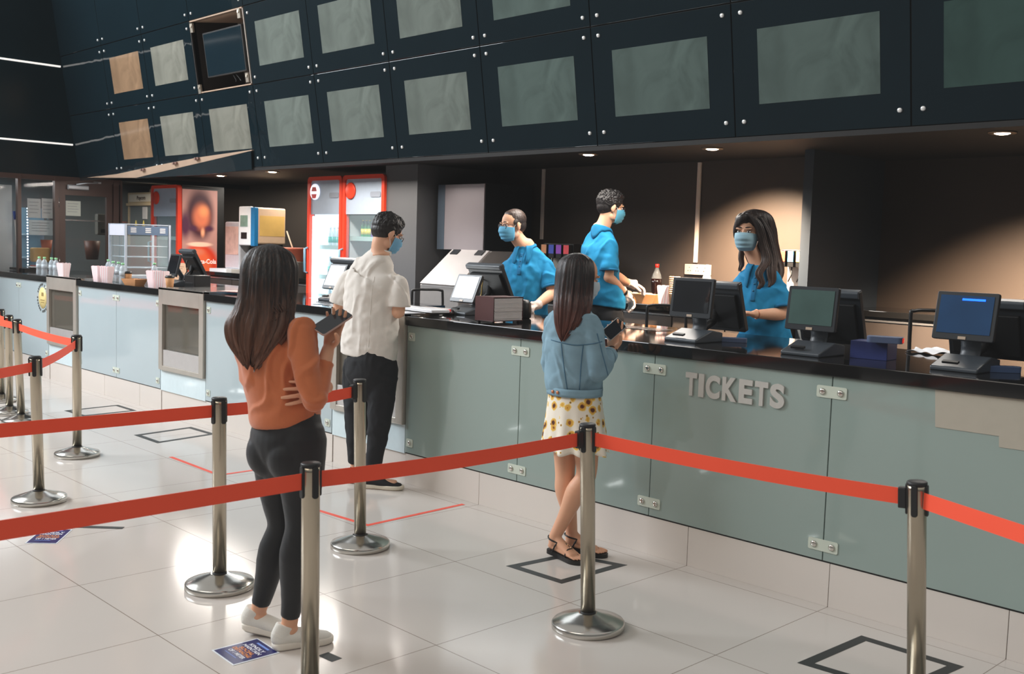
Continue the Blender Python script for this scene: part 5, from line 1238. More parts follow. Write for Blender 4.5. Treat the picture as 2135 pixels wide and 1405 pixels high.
# cola bottle, cups, boxes, trays
def lathe_thing(name,lab,cat,P,parts,grp=None,rz=0):
    t=thing(name,lab,cat,P,rz,grp)
    for nm,prof,m_ in parts: MB().lathe(prof,n=24).build(nm,m_,t)
    return t
P=Q(1370,560,1,2.72); cola=mat('cola_liquid',(24,10,8),rough=.1,spec=.7); pet=mat('clear_pet',(200,210,214),rough=.05,alpha=.14,spec=.8); 
lathe_thing('cola_bottle','large cola bottle with a red cap standing on the back counter','bottle',(P.x,2.72,1.19),[('bottle_body',[(.0,.0),(.040,.0),(.044,.01),(.044,.06),(.040,.11),(.044,.16),(.044,.20),(.036,.235),(.022,.265),(.014,.29),(.014,.30)],pet),('cola',[(0,.002),(.0405,.001),(.0450,.01),(.0450,.06),(.0410,.11),(.0450,.16),(.0450,.20),(.0,.2005)],cola),('cap',[(.0165,.293),(.0165,.322),(.0,.323)],mat('red_cap',(226,40,30),rough=.4))])
P=Q(1474,572,1,2.6); lathe_thing('clear_bottle','clear empty bottle in front of the socket plate','bottle',(P.x,2.6,1.19),[('bottle_body',[(0,0),(.045,0),(.047,.01),(.047,.19),(.030,.25),(.014,.30),(.013,.335),(.0,.336)],pet)])
kraft=mat('kraft_paper',(190,138,92),rough=.7,var=.08,scale=30); krd=mat('kraft_inside',(150,102,66),rough=.8)
wht=mat('paper_white',(226,222,220),rough=.7)
pinkst=mat('pink_striped_paper',(232,220,222),rough=.7,var=0); nt,b,L=nodes(pinkst); tc=nt.nodes.new('ShaderNodeTexCoord'); sp=nt.nodes.new('ShaderNodeSeparateXYZ'); L(tc.outputs['Object'],sp.inputs[0])
ad=nt.nodes.new('ShaderNodeMath'); ad.operation='ADD'; L(sp.outputs[0],ad.inputs[0]); L(sp.outputs[1],ad.inputs[1]); ml=nt.nodes.new('ShaderNodeMath'); ml.operation='MULTIPLY'; ml.inputs[1].default_value=44; L(ad.outputs[0],ml.inputs[0])
fr=nt.nodes.new('ShaderNodeMath'); fr.operation='FRACT'; L(ml.outputs[0],fr.inputs[0]); gt=nt.nodes.new('ShaderNodeMath'); gt.operation='GREATER_THAN'; gt.inputs[1].default_value=.5; L(fr.outputs[0],gt.inputs[0])
mx=nt.nodes.new('ShaderNodeMix'); mx.data_type='RGBA'; mx.inputs[6].default_value=srgb(240,232,234); mx.inputs[7].default_value=srgb(234,196,200); L(gt.outputs[0],mx.inputs[0]); L(mx.outputs[2],b.inputs['Base Color'])
def popcorn_box(P,lab,rz=0,grp='striped popcorn boxes'):
    vs=[];r0,r1,h=.036,.052,.15
    for z,r in ((0,r0),(h,r1)): vs+=[(-r,-r,z),(r,-r,z),(r,r,z),(-r,r,z)]
    # scalloped rim
    m=MB(); m.add(vs,[(0,1,5,4),(1,2,6,5),(2,3,7,6),(3,0,4,7),(3,2,1,0)])
    for k in range(4):
        a,b_=Vector(vs[4+k]),Vector(vs[4+(k+1)%4]); 
        pts=[a.lerp(b_,i/8)+Vector((0,0,.010*abs(math.sin(PI*i/8*2)))) for i in range(9)]
        m.add([a,*pts[1:-1],b_],[tuple(range(9))])
    o=m.build('popcorn_box',pinkst,loc=P,solid=.0012); o.rotation_euler=(0,0,rz); return tag(o,lab,'popcorn box',grp)
pb=popcorn_box(tuple(QS(133,582)),'pink striped popcorn box at the far left beside the water bottles',.3)
def pbox(x,y,z,lab,rz,s=1):
    P=QS(x,y); return dup(pb,P,rz,lab)
pbox(206,591,SLAB,'pink striped popcorn box left of its twin before the hot display cabinet',.2); pbox(223,593,SLAB,'pink striped popcorn box beside the green capped bottles, right of its twin',.5)
pbox(321,603,SLAB,'pink striped popcorn box left of the coffee cup near the black register',.2); pbox(337,605,SLAB,'pink striped popcorn box touching the coffee cup near the black register',.6)
P=Q(1386,620,1,2.42); dup(pb,(P.x,2.42,1.19),.4,'striped popcorn box on the back counter beside the food trays')
def tray(P,lab,w=.17,d=.12,h=.055,rz=0,food=None):
    t=thing('food_tray',lab,'food tray',P,rz,'kraft paper food trays'); f=.72
    vs=[(-w*f/2,-d*f/2,0),(w*f/2,-d*f/2,0),(w*f/2,d*f/2,0),(-w*f/2,d*f/2,0),(-w/2,-d/2,h),(w/2,-d/2,h),(w/2,d/2,h),(-w/2,d/2,h)]
    MB().add(vs,[(3,2,1,0),(0,1,5,4),(1,2,6,5),(2,3,7,6),(3,0,4,7)]).build('tray_body',kraft,t,solid=.0015)
    if food: MB().grid(lambda u,v:((u-.5)*w*.86,(v-.5)*d*.86,h-.012+.022*math.sin(PI*u)*math.sin(PI*v)+.008*noise.noise(Vector((u*6,v*6,1)))),16,12).build('wrapping_paper',food,t)
    return t
wrap=mat('pale_wrap',(222,196,170),rough=.7)
tray(tuple(QS(280,597)),'kraft paper food tray beside the coffee cup near the striped boxes',.22,.14,.06,.2)
P=Q(1357,632,2,1.19); tray((P.x,2.52,1.19),'kraft paper food tray with wrapping paper on the back counter',.20,.14,.075,.2,wrap)
P=Q(1326,625,1,2.62); tray((P.x-.02,2.62,1.19),'kraft paper food tray beside the gloved hand on the back counter',.16,.13,.07,-.2,wrap)
for k,(x,y,z,Y) in enumerate(((1303,605,1.19,2.72),)):
    P=Q(x,y,1,Y); tag(MB().grid(lambda u,v:((u-.5)*.22,(v-.5)*.2,.03+.05*math.sin(PI*u)*math.sin(PI*v)+.03*noise.noise(Vector((u*4,v*4,7)))),18,14).build('wrapped_bun',mat('white_wrap',(216,198,190),rough=.6),loc=(P.x,Y,1.19),solid=.002),'crumpled white food wrapping under the gloved hands','food wrapping')
# cup stack
P=Q(1404,640,1,2.36); g='stacked paper cups on the back counter'
c0=MB().lathe([(.030,.0),(.0300,.0),(.042,.098),(.0445,.101),(.042,.104),(.040,.102),(.0285,.003),(0,.003)],n=24).build('paper_cup',mat('cream_paper_cup',(220,186,150),rough=.6),loc=(P.x,2.36,1.19)); tag(c0,'cream paper cup in the stack beside the striped box on the back counter','paper cup',g)
for i in range(1,9):
    o=c0.copy(); COL.objects.link(o); o.location=(P.x,2.36,1.19+i*.0165)
# coffee cups with lids
def coffee(x,y,lab,s=1):
    P=QS(x,y); return lathe_thing('coffee_cup',lab,'coffee cup',tuple(P),[('cup_body',[(0,0),(.029,0),(.041,.105),(.0,.105)],kraft),('lid',[(.043,.103),(.043,.112),(.038,.116),(.036,.124),(0,.124)],pos_dark)],'coffee cups with dark lids')
coffee(266,592,'brown coffee cup with dark lid next to the green capped bottles'); coffee(354,606,'brown coffee cup with dark lid in front of the black register')
# water bottles
gcap=mat('green_cap',(150,214,160),rough=.4); lbl=mat('bottle_label',(200,212,220),rough=.3,alpha=.7)
def wbottle(x,y,lab): 
    P=QS(x,y)
    return thing_w(tuple(P),lab)
def thing_w(P,lab):
    return lathe_thing('water_bottle',lab,'water bottle',P,[('bottle_body',[(0,0),(.030,0),(.033,.006),(.033,.05),(.030,.06),(.033,.07),(.033,.135),(.024,.165),(.013,.18),(.013,.19)],mat('water_clear',(200,212,220),rough=.05,alpha=.5,spec=.8)),('label',[(.0335,.075),(.0335,.125)],lbl),('cap',[(.0155,.186),(.0155,.206),(0,.207)],gcap)],'clear water bottles with green caps')
w0=wbottle(82,574,'water bottle with green cap, leftmost on the far left counter')
for i,(x,y,lab) in enumerate(((93,576,'water bottle with green cap, second on the far left counter'),(108,576,'water bottle with green cap, third on the far left counter'),(117,578,'water bottle with green cap touching the far left popcorn box'),(226,580,'water bottle with green cap, back left of the cluster before the cabinet'),(236,586,'water bottle with green cap, second of the cluster before the cabinet'),(247,588,'water bottle with green cap, third of the cluster before the cabinet'),(256,592,'water bottle with green cap, nearest of the cluster before the cabinet'),(322,590,'water bottle with green cap behind the striped boxes near the register'))):
    dup(w0,QS(x,y),0,lab)
# menu card board, plates, clipboards
P=Q(338,594,2,SLAB); o=MB().bx(-.10,.10,-.004,.004,0,.22).build('menu_board',mat('peach_card',(224,178,142),rough=.6),loc=(P.x-.05,P.y+.20,SLAB)); o.rotation_euler=(-.15,0,.25); tag(o,'peach coloured menu card standing behind the striped popcorn boxes','menu card')
for i in range(7):
    m=MB().bx(-.05,.05-.02*(i%3),-.0052,-.0042,.18-i*.018,.183-i*.018).build('text_line',mat('brown_print',(130,90,70),rough=.6),o)
P=Q(24,558,2,1.165); tag(MB().rbox((0,0,.015),(.5,.5,.03),.02,ax=2).build('black_ledge',blk,loc=(P.x+.0,.65,SLAB)),'black raised board at the far left end of the counter','board')
tag(MB().lathe([(0,.0),(.10,.0),(.14,.018),(.138,.020),(.10,.004),(0,.004)],n=32).build('plate',mat('white_plate',(228,224,224),rough=.25),loc=(P.x+.14,.62,SLAB+.031)),'white plate on the black board at the far left','plate')
tag(MB().lathe([(0,.0),(.08,.0),(.10,.028),(.098,.030),(.078,.004),(0,.004)],n=32).build('bowl',mat('coral_bowl',(232,104,96),rough=.3),loc=(P.x-.08,.70,SLAB+.031)),'coral red shallow bowl at the far left edge','bowl')
for k,(x,y,rz) in enumerate(((455,603,.2),(475,608,.3),(185,577,-.4))):
    P=Q(x,y,2,1.153 if k<2 else SLAB); o=MB().rbox((0,0,.004),(.34,.22,.007),.008,ax=2).build('clipboard',mat('clip_%d'%k,((214,204,204),(120,60,54),(206,206,214))[k],rough=.4),loc=(P.x,P.y+.12,(SLAB+.0)+.012*k*(k<2))); o.rotation_euler=(0,0,rz); tag(o,['pale clipboard lying behind the woman in the orange sweater','maroon menu folder lying on top of the pale clipboard','pale booklet lying beside the striped boxes at left'][k],'folder')
# hot display cabinet
A=Q(262,578,1,.72); x1=A.x; y0=.72; x0=Q(229,575,1,.72).x; y1=min(1.12,Q(353,560,0,x1).y); zt=Q(262,466,1,.72).z; 
t=thing('hot_display_cabinet','glass hot display cabinet with grey blue header and wire shelves','display cabinet',(x0,y0,SLAB)); w=x1-x0; d=Q(353,520,0,x1).y-y0; d=min(max(d,.4),1.0); h=zt-SLAB
alu=mat('pale_aluminium',(190,200,212),rough=.3,metal=.3); hdr=mat('header_blue_grey',(92,112,138),rough=.4)
fr_=.022
for nm,(a,b_) in enumerate(((0,0),(w,0),(0,d),(w,d))): MB().bx(a-fr_/2,a+fr_/2,b_-fr_/2,b_+fr_/2,0,h).build('corner_post',alu,t)
MB().bx(0,w,0,d,0,.03).build('cabinet_base',alu,t); MB().bx(0,w,0,d,h-.01,h).build('cabinet_top',alu,t)
MB().bx(0,w,-.008,.0,h-.13,h-.01).build('front_header',mat('pale_header',(206,208,220),rough=.4),t)
hd_=MB().bx(w,w+.008,.02,d-.02,h-.12,h-.02).build('side_header',hdr,t)
for k in range(3):
    yc=d*(k+.5)/3; m=MB()
    for q in (-.02,0,.02): m.rbox((w+.009,yc,h-.068+q),(.003,d*.13,.013),.005,ax=0)
    m.build('header_sign',mat('header_sign_white',(214,216,220),rough=.5),hd_)
MB().bx(w-.002,w+.002,.01,d-.01,.03,h-.13).bx(0,w,-.002,.002,.03,h-.13).build('glass',mat('cabinet_glass',(200,214,216),rough=.03,alpha=.16,spec=.8),t)
for z in (.12,.24,.36):
    m=MB(); m.tube([(.02,.02,z),(w-.02,.02,z),(w-.02,d-.02,z),(.02,d-.02,z)],.004,6,closed=True)
    for i in range(14): y=.03+(d-.06)*i/13; m.cyl((.02,y,z),(w-.02,y,z),.0022,n=6)
    m.build('wire_shelf',alu,t)
# popcorn cart
Yc=2.75; a=Q(266,470,1,Yc); b_=Q(318,400,1,Yc); 
t=thing('popcorn_cart','cream popcorn machine with sign and yellow diamonds behind the hot cabinet','popcorn machine',((a.x+b_.x)/2,Yc,RF)); w=b_.x-a.x; h=b_.z-RF
cr_=mat('cream_enamel',(214,192,156),rough=.4); ye=mat('yellow_diamond',(232,206,110),rough=.5,emit=(232,206,110),estr=.3)
MB().bx(-w/2,w/2,0,.5,h-.16,h).build('sign_box',cr_,t,bev=.01); MB().bx(-w/2-.03,w/2+.03,-.03,.53,h-.20,h-.16).build('canopy',cr_,t,bev=.005)
for a_ in ((-w/2,0),(w/2-.03,0),(-w/2,.47),(w/2-.03,.47)): MB().bx(a_[0],a_[0]+.03,a_[1],a_[1]+.03,h-.80,h-.20).build('post',cr_,t)
MB().bx(-w/2,w/2,0,.5,0,h-.80).build('cart_base',mat('cart_red',(120,60,50),rough=.5),t)
MB().bx(-w/2,w/2,.005,.008,h-.80,h-.20).build('glass',mat('cabinet_glass',(200,214,216)),t)
for x in (-.13,.13): MB().prism([(x,h-.62),(x+.045,h-.52),(x,h-.42),(x-.045,h-.52)],1,-.004,.002).build('diamond_sticker',ye,t)
MB().bx(.10,.25,-.006,.002,h-.40,h-.22).build('paper_notice',wht,t); MB().bx(-w/2+.06,w/2-.02,-.006,-.0,h-.14,h-.03).build('sign_panel',mat('sign_cream',(232,222,204),rough=.5),t)
text('Popcorn',.085,mat('sign_brown',(70,50,40),rough=.5),'lettering',t,(.06,-.008,h-.085),(PI/2,0,0),.001,.001); MB().sph((-.02,.2,h+.03),.04,16).build('finial',cr_,t)
# ------------------------------------------------ drinks fridges
red=mat('fridge_orange_red',(232,66,38),rough=.35); fin=mat('fridge_interior',(214,226,232),rough=.5); fwh=mat('fridge_panel_grey',(170,182,198),rough=.4)
def fridge(X0,X1,Y,z1,lab,lit,rows,hw=.045):
    w=X1-X0; h=z1-RF; d=.62; t=thing('drinks_fridge',lab,'fridge',(X0,Y,RF),0,'red framed drinks fridges')
    MB().bx(0,.03,.03,d,0,h).bx(w-.03,w,.03,d,0,h).bx(0,w,.03,d,h-.03,h).bx(0,w,.03,d,0,.12).build('cabinet',blk,t,bev=.004)
    iw=mat('fridge_lit_interior' if lit else 'fridge_dim_interior',(225,238,245) if lit else (150,166,170),rough=.6,emit=(215,236,250) if lit else (150,170,175),estr=1.1 if lit else .12)
    MB().bx(.03,w-.03,d-.03,d-.02,.12,h-.03).build('interior_back',iw,t)
    MB().bx(.03,.035,.05,d-.03,.12,h-.03).bx(w-.035,w-.03,.05,d-.03,.12,h-.03).build('interior_side',fin if not lit else iw,t)
    # red rounded frame
    m=MB(); R=.045
    def rr(a,b_,c,e,rad):
        p=[]
        for k,(cx,cz) in enumerate(((b_-rad,e-rad),(a+rad,e-rad),(a+rad,c+rad),(b_-rad,c+rad))):
            for j in range(7): q=PI/2*(k+j/6); p.append((cx+rad*math.cos(q),cz+rad*math.sin(q)))
        return p
    o_=rr(0,w,.05,h,R); i_=rr(hw,w-hw,.05+hw,h-hw*.9,R*.6); n=len(o_); vs=[(x,y,z) for y in (-.03,.03) for x,z in o_]+[(x,y,z) for y in (-.03,.03) for x,z in i_]
    fs=[]
    for i in range(n):
        j=(i+1)%n; fs+=[(i,j,2*n+j,2*n+i),(n+i,3*n+i,3*n+j,n+j),(i,n+i,n+j,j),(2*n+i,2*n+j,3*n+j,3*n+i)]
    dr=m.add(vs,fs).build('door_frame',red,t)
    MB().bx(hw,w-hw,-.012,.0,h-.40,h-hw*.9).build('header_panel',fwh,t)
    MB().bx(hw,w-hw,-.006,-.003,.05+hw,h-.40).build('door_glass',mat('fridge_glass',(190,210,220),rough=.03,alpha=.12,spec=.8),t)
    MB().lathe([(0,0),(.085,0),(.085,.012),(.075,.016),(0,.016)],(hw+.085,-.014,h-.16),n=32,axis=(0,-1,0)).build('round_badge',red if not lit else mat('badge_white',(235,238,244),rough=.3,emit=(235,240,255),estr=.8),t)
    if lit: MB().prism([(-.05,.0),(.05,0),(.03,.045),(-.03,.045)],1,0,.003,c=(hw+.085,-.034,h-.155)).prism([(-.05,0),(.05,0),(.03,-.045),(-.03,-.045)],1,0,.003,c=(hw+.085,-.034,h-.185)).build('badge_print',mat('badge_red',(214,50,50),rough=.4),t)
    MB().rbox((w-.16,-.016,h-.20),(.17,.006,.055),.02,ax=1).build('header_slot',mat('slot_grey',(146,152,164),rough=.4),t)
    m=MB().tube([(-.005+.02,-.03,1.02),(.02,-.07,1.03),(.02,-.07,1.28),(.02,-.03,1.29)],.012,8); m.build('door_handle',mat('handle_blue_grey',(120,160,180),rough=.3),t)
    if lit: MB().bx(hw,hw+.10,.01,.03,.12,h-.42).build('light_column',mat('fridge_led',(245,250,255),emit=(225,240,255),estr=3.2),t)
    for i,z in enumerate(rows):
        MB().bx(.035,w-.035,.05,d-.05,z-RF-.012,z-RF).bx(.035,w-.035,.045,.05,z-RF-.03,z-RF+.015).build('shelf',mat('shelf_white_green',(150,180,178),rough=.4),t)
    return t
Yf=2.1
x0,x1,x2=Q(646,400,1,Yf).x,Q(717.5,400,1,Yf).x,Q(806,400,1,Yf).x; zt1=Q(680,368,1,Yf).z
fr1=(1.0,1.30,1.60,1.85)
fridge(x0,x1,Yf,zt1,'brightly lit drinks fridge left of the man in the white shirt',True,(.60,.92,1.24,1.56))
fridge(x1+.012,x2,Yf,zt1,'dimmer drinks fridge right behind the man in the white shirt',False,(.60,.92,1.23,1.66))
def fb(c1,c2,cap_,name,h=.20,r=.028):
    t=thing(name,'x',name.split('_')[-1]); MB().lathe([(0,0),(r*.95,0),(r,.008),(r,h*.6),(r*.8,h*.74),(r*.42,h*.86),(r*.42,h*.93)],n=16).build('bottle_body',c1,t); MB().lathe([(r*1.02,h*.2),(r*1.02,h*.5)],n=16).build('label',c2,t); MB().lathe([(r*.5,h*.92),(r*.5,h),(0,h)],n=12).build('cap',cap_,t); return t
def bcol(n,c): return mat('drink_'+n,c,rough=.15,spec=.6)
k_=0
def fill(xa,xb,z,n,proto_args,glab,kind='bottle'):
    global k_
    p=fb(*proto_args); step=(xb-xa-.14)/n
    for i in range(n):
        loc=(xa+.12+step*(i+.5),Yf+.13,z+.001); lab=glab
        if i==0: p.location=loc; p['label']=lab; p['group']=glab+'s'; 
        else: dup(p,loc,0,lab)
pc_=bcol('clear',(206,226,232)); tc_=bcol('teal_label',(90,190,180)); wc_=bcol('white_cap',(235,240,244))
for z,l in ((1.24,'second'),(.92,'third'),(1.56,'upper')):
    fill(x0+.06,x1,z,6,(pc_,tc_,wc_,'water_bottle',.21,.026),'pale bottle on the %s shelf of the bright fridge'%l)
fill(x1+.012,x2,1.66,3,(bcol('green',(60,150,90)),bcol('yellow',(226,214,90)),bcol('yellow',(226,214,90)),'soda_bottle',.19,.026),'green and yellow bottle on the top shelf of the dim fridge') if False else None
xs=[(x1+.18+.058*i) for i in range(6)]
pg=fb(bcol('green',(50,140,90)),bcol('yellow',(226,214,90)),bcol('yellow',(226,214,90)),'soda_bottle',.19,.025); pp=fb(bcol('purple',(96,60,150)),bcol('lilac',(160,140,200)),bcol('purple',(96,60,150)),'soda_bottle',.19,.025); pr_=fb(bcol('red',(200,40,50)),bcol('pink',(226,150,150)),bcol('red',(200,40,50)),'soda_bottle',.19,.025)
seq=[pg,pg,pg,pp,pp,pp,pr_]; used=set()
for i,p in enumerate(seq):
    loc=(x1+.17+.058*i,Yf+.13,1.661); lab={pg:'green bottle with yellow top in the dim fridge',pp:'purple bottle in the top row of the dim fridge',pr_:'red bottle at the right of the top row in the dim fridge'}[p]; g={pg:'green bottles in the dim fridge',pp:'purple bottles in the dim fridge',pr_:'red bottles in the dim fridge'}[p]
    if p not in used: p.location=loc; p['label']=lab; p['group']=g; p['category']='bottle'; used.add(p)
    else: dup(p,loc,0)
can=thing('soda_can','red drink can on the second shelf of the dim fridge','can',(0,0,0),0,'red cans in the dim fridge')
MB().lathe([(.024,0),(.029,.008),(.029,.115),(.024,.125),(0,.124)],n=20).build('can_body',bcol('can_red',(226,50,40)),can); MB().lathe([(.0293,.03),(.0293,.05)],n=20).build('white_wave',bcol('can_white',(240,200,196)),can)
for i in range(7):
    loc=(x1+.16+.062*i,Yf+.13,1.231)
    if i==0: can.location=loc
    else: dup(can,loc,0)
# far fridge with the portrait poster on its side
Yp=2.0; xa,xb=Q(319,420,1,Yp).x,Q(375,420,1,Yp).x; ztp=Q(350,386,1,Yp).z
ff=fridge(xa,xb,Yp,ztp,'small looking red framed fridge left of the portrait poster',False,(.9,1.25,1.6))
yb=Q(448,470,0,xb+.001).y; pd=yb-Yp
t=thing('portrait_poster','tall red brown poster of a blurred face above a cola glass, on the fridge side','poster',(xb+.004,Yp+.03,0)); zb=Q(400,580,0,xb).z; 
H_=ztp-.05-zb; cy=pd*.5
def pgm():
    m=mat('poster_print',(150,60,50),rough=.4,var=0); nt,b,L=nodes(m); tc=nt.nodes.new('ShaderNodeTexCoord')
    def soft(prev,y,z,ry,rz_,c,hard=.5):
        mp=nt.nodes.new('ShaderNodeMapping'); mp.inputs['Location'].default_value=(0,-y/ry,-z/rz_); mp.inputs['Scale'].default_value=(0,1/ry,1/rz_); L(tc.outputs['Object'],mp.inputs[0])
        ln=nt.nodes.new('ShaderNodeVectorMath'); ln.operation='LENGTH'; L(mp.outputs[0],ln.inputs[0])
        mr=nt.nodes.new('ShaderNodeMapRange'); mr.inputs[1].default_value=1; mr.inputs[2].default_value=hard; mr.interpolation_type='SMOOTHSTEP'; L(ln.outputs['Value'],mr.inputs[0])
        mx=nt.nodes.new('ShaderNodeMix'); mx.data_type='RGBA'; L(mr.outputs[0],mx.inputs[0]); L(prev,mx.inputs[6]); mx.inputs[7].default_value=srgb(*c); return mx.outputs[2]
    bs=nt.nodes.new('ShaderNodeRGB'); bs.outputs[0].default_value=srgb(168,122,112); o=bs.outputs[0]
    Z=lambda u: zb+H_*u
    for a_ in ((cy,Z(.72),pd*.50,H_*.36,(58,22,34),.55),(cy-pd*.42,Z(.60),pd*.22,H_*.22,(70,28,52),.3),(cy+.02,Z(.70),pd*.34,H_*.20,(196,104,70),.35),(cy+.05,Z(.76),pd*.22,H_*.10,(224,136,84),.1),
      (cy-pd*.20,Z(.565),pd*.20,H_*.05,(66,26,52),.2),(cy+pd*.27,Z(.565),pd*.20,H_*.05,(66,26,52),.2),(cy+.04,Z(.52),pd*.09,H_*.08,(226,150,112),.1),
      (cy,Z(.16),pd*.62,H_*.27,(196,56,30),.7),(cy,Z(.14),pd*.42,H_*.23,(214,92,52),.6),(cy,Z(.385),pd*.44,H_*.035,(230,186,160),.5),(cy-.03,Z(.30),pd*.30,H_*.06,(206,110,80),.2),(cy-.05,Z(.05),pd*.16,H_*.07,(120,30,14),.3),(cy+.12,Z(.03),pd*.12,H_*.05,(120,30,14),.3)): o=soft(o,*a_)
    L(o,b.inputs['Base Color']); L(o,b.inputs['Emission Color']); b.inputs['Emission Strength'].default_value=.4; return m
MB().bx(0,.003,0,pd,zb-.1,ztp-.05).build('poster_sheet',pgm(),t)
text('Coca-Cola',.082,mat('poster_white',(240,222,214),rough=.4,emit=(240,222,214),estr=.4),'lettering',t,(.006,cy+.07,zb+H_*.19),(PI/2,0,PI/2),0,.002,sx=.9)
# ------------------------------------------------ coffee machine, cup dispenser, bowl, steel containers
Yk=2.45
a=Q(469,462,1,Yk); b_=Q(499,560,1,Yk); t=thing('juice_dispenser','tall silver drinks tower left of the coffee machine','drinks dispenser',((a.x+b_.x)/2,Yk,1.19)); w=b_.x-a.x; h=a.z-1.19
MB().bx(-w/2,w/2,0,.20,.04,h).build('tower',mat('silver_tower',(196,200,208),rough=.3,metal=.3,var=.1),t,bev=.02,bseg=3); MB().bx(-w/2+.02,w/2-.03,-.004,.002,.22,h-.06).build('front_print',mat('tower_print',(196,160,150),rough=.4,var=.5,scale=10),t,bev=.002)
MB().rbox((-.02,-.02,.02),(w+.05,.36,.04),.03,ax=2).build('foot_plate',mat('white_plastic',(230,232,236)),t)
x0c=Q(500,470,1,Yk).x; x1c=Q(531,470,1,Yk).x; d_=Q(596,470,0,x1c).y-Yk; d_=min(d_,.52); zt_=Q(515,432,1,Yk).z; zb_=Q(515,508,1,Yk).z
t=thing('coffee_machine','white and blue drinks machine with a cream and yellow side panel','coffee machine',(x0c,Yk,1.19)); w=x1c-x0c; h=zt_-1.19; hb_=zb_-1.19
MB().bx(0,w,0,d_,hb_,h).build('machine_body',mat('machine_cream',(228,196,164),rough=.4,var=.05),t,bev=.02,bseg=3)
MB().bx(-.004,w*.78,-.014,.03,hb_-.02,h+.01).build('front_panel',mat('machine_white',(228,232,238),rough=.35),t,bev=.012)
MB().bx(w*.78,w+.006,-.012,.05,hb_-.03,h+.0).build('blue_trim',mat('machine_blue',(30,120,176),rough=.4),t,bev=.01)
MB().bx(.04,w*.6,-.018,-.012,h-.24,h-.10).build('window',mat('machine_window',(120,150,140),rough=.2,var=.4,scale=12),t); MB().bx(.06,w*.55,-.018,-.012,hb_+.06,hb_+.14).build('button_panel',blk,t)
MB().bx(w,w+.002,.07,d_-.02,hb_+.10,h-.10).build('side_sticker',mat('machine_yellow',(232,190,110),rough=.4,var=.25,scale=5),t)
MB().bx(.03,w-.02,.12,d_-.03,0,hb_).build('rear_column',blk,t); MB().rbox((w/2,.05,.02),(w,.34,.04),.02,ax=2).build('drip_tray',steel,t)
Yb=2.42
a=Q(597,516,1,Yb); b_=Q(646,516,1,Yb); P=Q(622,545,1,Yb); r=(b_.x-a.x)/2
t=thing('steel_pot','steel container on the back counter under the terracotta bowl','container',((a.x+b_.x)/2,Yb,1.19)); hh=P.z-1.19
MB().lathe([(0,0),(r*.85,0),(r*.85,hh-.01),(r*.9,hh),(0,hh)],n=32).build('pot_body',steel,t)
lathe_thing('terracotta_bowl','large terracotta bowl left of the bright fridge','bowl',((a.x+b_.x)/2,Yb,P.z+.002),[('bowl_body',[(0,0),(r*.6,0),(r*.95,a.z-P.z-.02),(r*1.0,a.z-P.z),(r*.9,a.z-P.z-.01),(r*.55,.02),(0,.02)],mat('terracotta',(206,110,82),rough=.5))])
P2_=Q(600,505,1,Yb); tag(MB().tube([((a.x+b_.x)/2-.1,Yb,a.z-.02),((a.x+b_.x)/2-.32,Yb+.05,a.z+.19)],.009,8).build('ladle_handle',mat('cream_handle',(216,196,170),rough=.5),world=True,loc=((a.x+b_.x)/2-.1,Yb,a.z-.02)),'cream handle of a ladle leaning out of the terracotta bowl','ladle')
# ------------------------------------------------ ice machine
Yi=2.32; x0=Q(913,450,1,Yi).x; x1=Q(1010,450,1,Yi).x; zt=Q(960,383,1,Yi).z; zb=Q(960,521,1,Yi).z
t=thing('ice_machine','stainless steel ice machine with a black side standing on the ice bin','ice machine',(x0,Yi,zb))
w=x1-x0; h=zt-zb
MB().bx(0,w,.012,.62,0,h).build('black_housing',mat('black_housing',(24,28,32),rough=.35),t); MB().bx(.0,w-.01,0,.012,.0,h-.005).build('steel_front',mat('pinkish_steel',(196,186,190),rough=.3,metal=.5,var=.08,scale=2),t,bev=.003)
MB().bx(.0,.10,-.004,.0,.0,h-.005).build('side_strip',mat('blue_grey_steel',(120,134,150),rough=.3,metal=.6),t)
Yn=1.92; xa_,xb_=Q(876,596,1,Yn).x,Q(1004,600,1,Yn).x; zf=Q(876,593,1,Yn).z
t=thing('ice_bin','pale steel ice bin with a slanted door behind the man with glasses','ice bin',(xa_,Yn,RF)); w=(x1+.12)-xa_; hf=zf-RF; ht=zb-RF-.002
stl=mat('bin_steel',(170,166,164),rough=.35,metal=.4)
MB().prism([(0,0),(.95,0),(.95,ht),(.40,ht),(.0,hf)],0,0,w).build('bin_body',stl,t,bev=.004)
nv=Vector((0,-(ht-hf),.40)).normalized(); 
def sl(x,u,l): return Vector((x,.40*u,hf+(ht-hf)*u))+nv*l
vs=[sl(x,u,l) for x in (.01,w-.01) for u in (.0,.97) for l in (.002,.022)]
o=MB().add(vs,[(0,1,3,2),(4,6,7,5),(0,4,5,1),(2,3,7,6),(0,2,6,4),(1,5,7,3)]).build('slanted_door',mat('door_white_steel',(214,208,206),rough=.22,metal=.25,var=.12,scale=2),t,bev=.004)
for x in (.05,w-.15): 
    vs=[sl(x_,u,l) for x_ in (x,x+.10) for u in (.82,.95) for l in (.022,.030)]; MB().add(vs,[(0,1,3,2),(4,6,7,5),(0,4,5,1),(2,3,7,6),(0,2,6,4),(1,5,7,3)]).build('door_hinge',pos_case,o)
